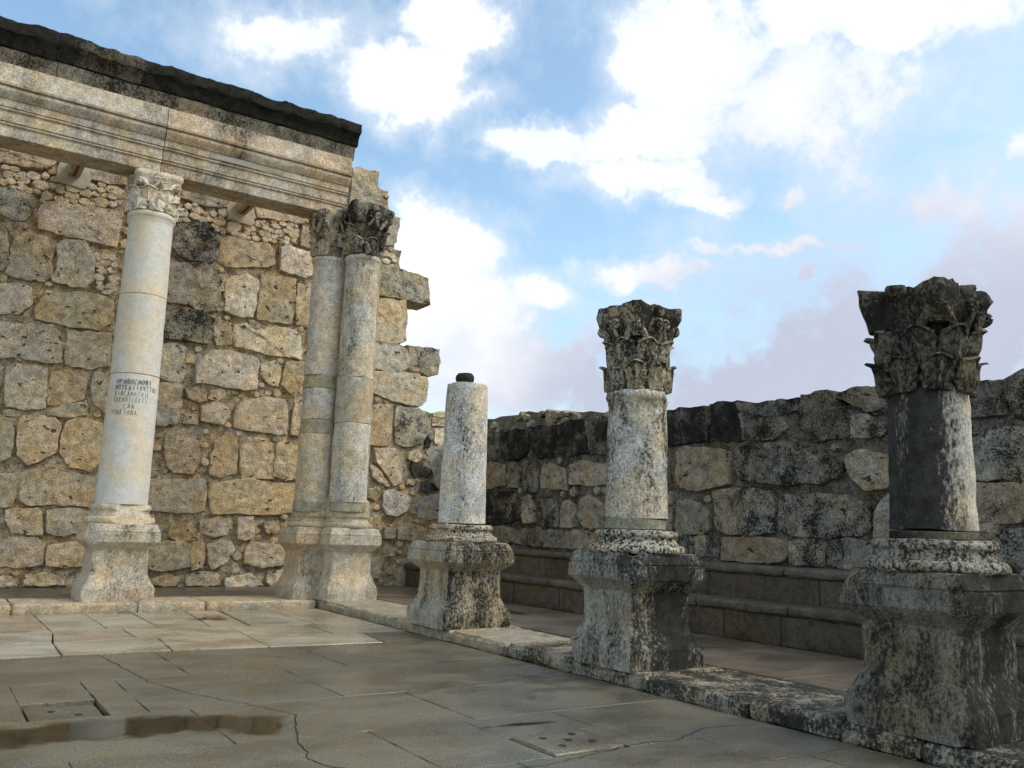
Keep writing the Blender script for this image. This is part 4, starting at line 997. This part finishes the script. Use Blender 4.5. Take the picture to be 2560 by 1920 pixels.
for (txt, z, d0, d1) in TXT:
    adv = (d1-d0)/len(txt)
    for i, ch in enumerate(txt):
        a0 = d0+adv*(i+.1); wdeg = adv*.80; hgt = .082*ir.uniform(.9, 1.08); zz = z+ir.uniform(-.006, .006)
        if ch == 'I': a0 += adv*.25
        for s in GL[ch]:
            for (p, q) in zip(s, s[1:]):
                P3 = []
                for (x, y) in (p, q):
                    ang = view_a+rad(a0+x*wdeg); h_ = zz+y*hgt; P3.append((ang, h_))
                (a, h0), (b, h1) = P3; r_ = rshaft(zz)+.0045
                dx, dz = (b-a)*r_, h1-h0; L = math.hypot(dx, dz) or 1; ww = .0034; nx, nz = -dz/L*ww, dx/L*ww; ex, ez = dx/L*.003, dz/L*.003
                quad = [(a-(ex+nx)/r_, h0-ez-nz), (b+(ex-nx)/r_, h1+ez-nz), (b+(ex+nx)/r_, h1+ez+nz), (a-(ex-nx)/r_, h0-ez+nz)]
                k = len(iv)
                for rr in (r_-.012, r_):
                    for (t, h_) in quad: iv.append((CX+rr*math.cos(t), CY+rr*math.sin(t), h_))
                if_ += [(k, k+1, k+2, k+3), (k+4, k+5, k+6, k+7), (k, k+1, k+5, k+4), (k+1, k+2, k+6, k+5), (k+2, k+3, k+7, k+6), (k+3, k, k+4, k+7)]
ins = mesh_obj('inscription', iv, if_, M_INK, ic, sharp=None); tag(ins, 'six lines of Greek capitals cut into the shaft')

# --- heart-shaped corner pier
PX, PY = .50, .08; QX, QY = -.01, .58
cp = empty('corner_pier', (.5, .5, .15)); tag(cp, 'double-shafted corner pier with dark eroded capital under the architrave end', 'column')
for (x, y, k, s, c) in ((PX+.06, PY+.12, 1.0, 5.0, (.56, .50, .39, .10)), (QX+.08, QY+.08, .995, 6.0, (.52, .45, .34, .14))):
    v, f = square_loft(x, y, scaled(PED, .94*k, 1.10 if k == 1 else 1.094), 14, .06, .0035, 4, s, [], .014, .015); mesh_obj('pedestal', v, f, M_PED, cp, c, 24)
    v, f = lathe(x, y, [(r*.92*k, .15+(z-.15)*(1.10 if k == 1 else 1.094)+.25*max(0, (z-1.60)/.03)*(r < .47)) for r, z in BASE], 48, .05, .006, 5, s+1); mesh_obj('base', v, f, M_BASE, cp, (.50, .44, .33, .34))
v, f = lattice_box(.12, 1.02, .30, 1.14, .16, 7.9, .04, .012, .3, 3, 8); mesh_obj('core', v, f, M_COLUMN, cp, (.40, .35, .26, .2))
cC = (.58, .54, .46, .36); cR = (.37, .345, .255, .12)
drums(cp, PX, PY, [1.80, 1.98, 3.52, 4.42, 6.92], .372, .335, [cR, cC, (.45, .41, .32, .14), (.58, .54, .46, .42)], M_COLUMN, 15.0, .007, ring=True, gap=.004)
drums(cp, QX, QY, [1.78, 1.96, 3.30, 3.58, 4.20, 4.46, 6.90], .372, .335, [cR, (.54, .49, .39, .18), cR, (.57, .53, .45, .36), cR, (.57, .53, .46, .30)], M_COLUMN, 25.0, .006, ring=True, gap=.004)
capital(cp, PX, PY, 6.92, 1.02, .365, .47, (.36, .325, .26, .54), M_CARVED, 33, .012, .05, angles=[-math.pi/2, -math.pi/4, math.pi], loss=.25)
capital(cp, QX, QY, 6.90, .94, .355, .40, (.42, .385, .305, .40), M_CARVED, 37, .014, .03, angles=[math.pi, -math.pi/2], loss=.45)

# --- three free-standing columns of the right-hand row
def free_column(name, label, cx, cy, ks, pcol, pchips, bcol, shaft, cap=None, seed=1.0, wear=.04, group=None):
    t = empty(name, (cx, cy, .15)); tag(t, label, 'column')
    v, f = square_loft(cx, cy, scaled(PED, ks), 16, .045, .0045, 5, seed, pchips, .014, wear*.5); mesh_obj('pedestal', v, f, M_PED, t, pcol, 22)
    v, f = lathe(cx, cy, BASE, 60, .035, .009, 6, seed+2, big=.03); mesh_obj('base', v, f, M_BASE, t, bcol)
    shaft(t)
    if cap: cap(t)
    return t
free_column('broken_column', 'broken column stump without capital, pale shaft on a grey-stained pedestal', .50, -4.32, 1.06, (.45, .41, .32, .40), [(.1, -.8, .8, 1.36)], (.50, .45, .36, .52),
  lambda t: drums(t, .50, -4.32, [1.645, 3.79], .362, .325, [(.66, .64, .585, .40)], M_COLUMN, 44.0, .006, top_chips=[(.3, -.6, 1.0, 3.33), (-.8, 0, .9, 3.02)]), seed=31.0)
bs = empty('basalt_stone', (.50, -4.30, 3.77)); tag(bs, 'small black basalt lump lying on top of the broken column', 'stone')
v, f = lathe(.46, -4.30, [(.10, 3.755), (.125, 3.77), (.13, 3.80), (.118, 3.815), (.13, 3.835), (.145, 3.88), (.14, 3.93), (.115, 3.965), (.05, 3.975)], 22, .03, .012, 6, 3); mesh_obj('lump', v, f, M_BASALT, bs, (.03, .029, .028, .2))
def mid_shaft(t):
    drums(t, .52, -8.26, [1.64, 1.76, 3.24], .366, .345, [(.30, .28, .20, .14), (.62, .60, .54, .50)], M_COLUMN, 54.0, .008, ring=True, gap=.002, top_chips=[(.75, -.75, .35, 1.31)])
free_column('corinthian_column', 'middle standing column with weathered black and white Corinthian capital', .52, -8.26, 1.0, (.40, .375, .315, .52), [(-.62, -.62, .42, 1.12), (-.9, .75, -.2, .655)], (.52, .48, .39, .56), mid_shaft,
  lambda t: capital(t, .52, -8.26, 3.24, 1.0, .335, .385, (.43, .395, .31, .56), M_CARVED, 61, .010, .035, loss=.15), seed=51.0)
def right_shaft(t):
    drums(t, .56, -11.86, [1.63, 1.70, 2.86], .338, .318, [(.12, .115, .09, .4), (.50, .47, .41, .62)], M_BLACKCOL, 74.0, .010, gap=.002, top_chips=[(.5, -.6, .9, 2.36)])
free_column('corinthian_column', 'nearest column at far right with blackened broken capital and chipped pedestal', .56, -11.86, .97, (.24, .222, .182, .52), [(-.6, -.75, -.30, .60), (-.9, .6, .6, 1.20)], (.33, .31, .26, .54), right_shaft,
  lambda t: capital(t, .56, -11.86, 2.82, .90, .335, .425, (.165, .152, .122, .58), M_CARVED, 83, .018, .048, loss=.2), seed=71.0, wear=.06)

# ------------------------------------------------------------------ architrave and cornice
def extrude_x(prof, x0, x1, step=.16, amp=.006, freq=3.5, seed=0.0, top=0.0):
    """profile in (y, z) swept along x, worn by noise"""
    n = max(2, int((x1-x0)/step)); rings = []; so = Vector((seed*3.7, seed*1.9, seed*8.3)); zmax = max(p[1] for p in prof)
    for i in range(n+1):
        x = x0+(x1-x0)*i/n; ring = []
        for (y, z) in prof:
            p = Vector((x, y, z)); p += nvec(p+so, freq)*amp+nvec(p+so, freq*.3)*amp
            if top and z > zmax-.25: p.z += top*fbm((x*2.6+seed, y*2, 0), 1.0, 4); p.y += top*.7*fbm((x*3.1+seed, z*4, 5), 1.0, 3)
            ring.append(p)
        rings.append(ring)
    return loft(rings)
AR = [(.475, 7.84), (.462, 7.852), (.458, 8.035), (.436, 8.040), (.424, 8.056), (.428, 8.076), (.442, 8.082), (.444, 8.088), (.438, 8.094), (.414, 8.096), (.410, 8.275), (.388, 8.280), (.376, 8.296), (.380, 8.316), (.394, 8.322), (.396, 8.328), (.390, 8.334), (.366, 8.336), (.362, 8.465), (.338, 8.470), (.326, 8.49), (.285, 8.535), (.262, 8.59), (.262, 8.628), (.285, 8.634), (.285, 8.662), (.235, 8.668), (.225, 8.712), (.25, 8.728), (.265, 8.77), (.27, 9.03), (.275, 9.055), (.33, 9.062), (1.06, 9.062), (1.07, 8.5), (1.06, 7.84), (.85, 7.835), (.65, 7.835)]
en = empty('architrave', (-3, .7, 7.83)); tag(en, 'long moulded stone architrave with blackened cornice above the back columns', 'architrave')
for i, (a, b, c) in enumerate([(-9.5, -3.452, (.55, .49, .40, .30)), (-3.44, .20, (.55, .48, .385, .30))]):
    v, f = extrude_x(AR, a, b, .09, .005, 3, i+2.0); mesh_obj('architrave_block', v, f, M_ENTAB, en, c, 22)
pt = [(-2.55, 0), (-1.35, 0)]
v, f = lattice_box(-2.62, -1.18, .3575, .368, 8.345, 8.458, .002, .0008, .2, 3, 3); mesh_obj('repair_patch', v, f, M_MARBLE, en, (.36, .345, .31, .04))
LOW = [(.36, 9.066), (.345, 9.075), (.33, 9.20), (.30, 9.28), (.30, 9.335), (.6, 9.34), (1.1, 9.34), (1.1, 9.066)]
UPP = [(.34, 9.345), (.27, 9.348), (.255, 9.37), (.235, 9.46), (.19, 9.52), (.15, 9.56), (.125, 9.575), (.115, 9.62), (.115, 9.68), (.12, 9.74), (.13, 9.785), (.16, 9.80), (.3, 9.81), (.5, 9.815), (.8, 9.82), (1.1, 9.80), (1.15, 9.345)]
for i, (a, b) in enumerate([(-9.5, -5.32), (-5.31, -2.62), (-2.61, .27)]):
    v, f = extrude_x(LOW, a, b, .10, .010, 3, 10, .0); mesh_obj('cornice_course', v, f, M_DARK, en, (.25, .225, .18, .50), 38)
for i, (a, b) in enumerate([(-9.5, -7.6), (-7.596, -5.36), (-5.356, -3.95), (-3.946, -2.0), (-1.996, -1.0), (-.996, .30)]):
    v, f = extrude_x(UPP, a, b, .045, .018, 5, 20, .038); mesh_obj('cornice_stone', v, f, M_DARK, en, (.13, .12, .10, .88 if i != 2 else .6), 40)

# short tie beams from the architrave back to the wall, each in a pale cement socket
for i, (x, lab) in enumerate([(-4.56, 'short tie beam left of the inscribed column, from wall to architrave'), (-1.08, 'short tie beam between inscribed column and corner pier, wall to architrave')]):
    tb = empty('tie_beam', (x, 2.2, 8.6)); tag(tb, lab, 'beam', 'tie beams under the architrave')
    v, f = lattice_box(x-.12, x+.12, 1.09, YW-.02, 8.50, 8.74, .012, .003, .4, 3, i); mesh_obj('beam', v, f, M_ENTAB, tb, (.50, .40, .26, .10))
    v, f = lattice_box(x-.03, x+.03, 1.09, YW-.03, 8.488, 8.503, .004, .001, .6, 3, i+4); mesh_obj('groove_strip', v, f, M_ENTAB, tb, (.16, .10, .06, .1))
    v, f = stone_mesh([(x-.3, 8.30), (x+.25, 8.26), (x+.33, 8.5), (x+.22, 8.86), (x-.22, 8.9), (x-.33, 8.6)], lambda a, b, d: (a, YW-d, b), .10, .1, 24, .02, 7.7+i); mesh_obj('cement_socket', v, f, M_MARBLE, tb, (.50, .45, .36, .06), 60)
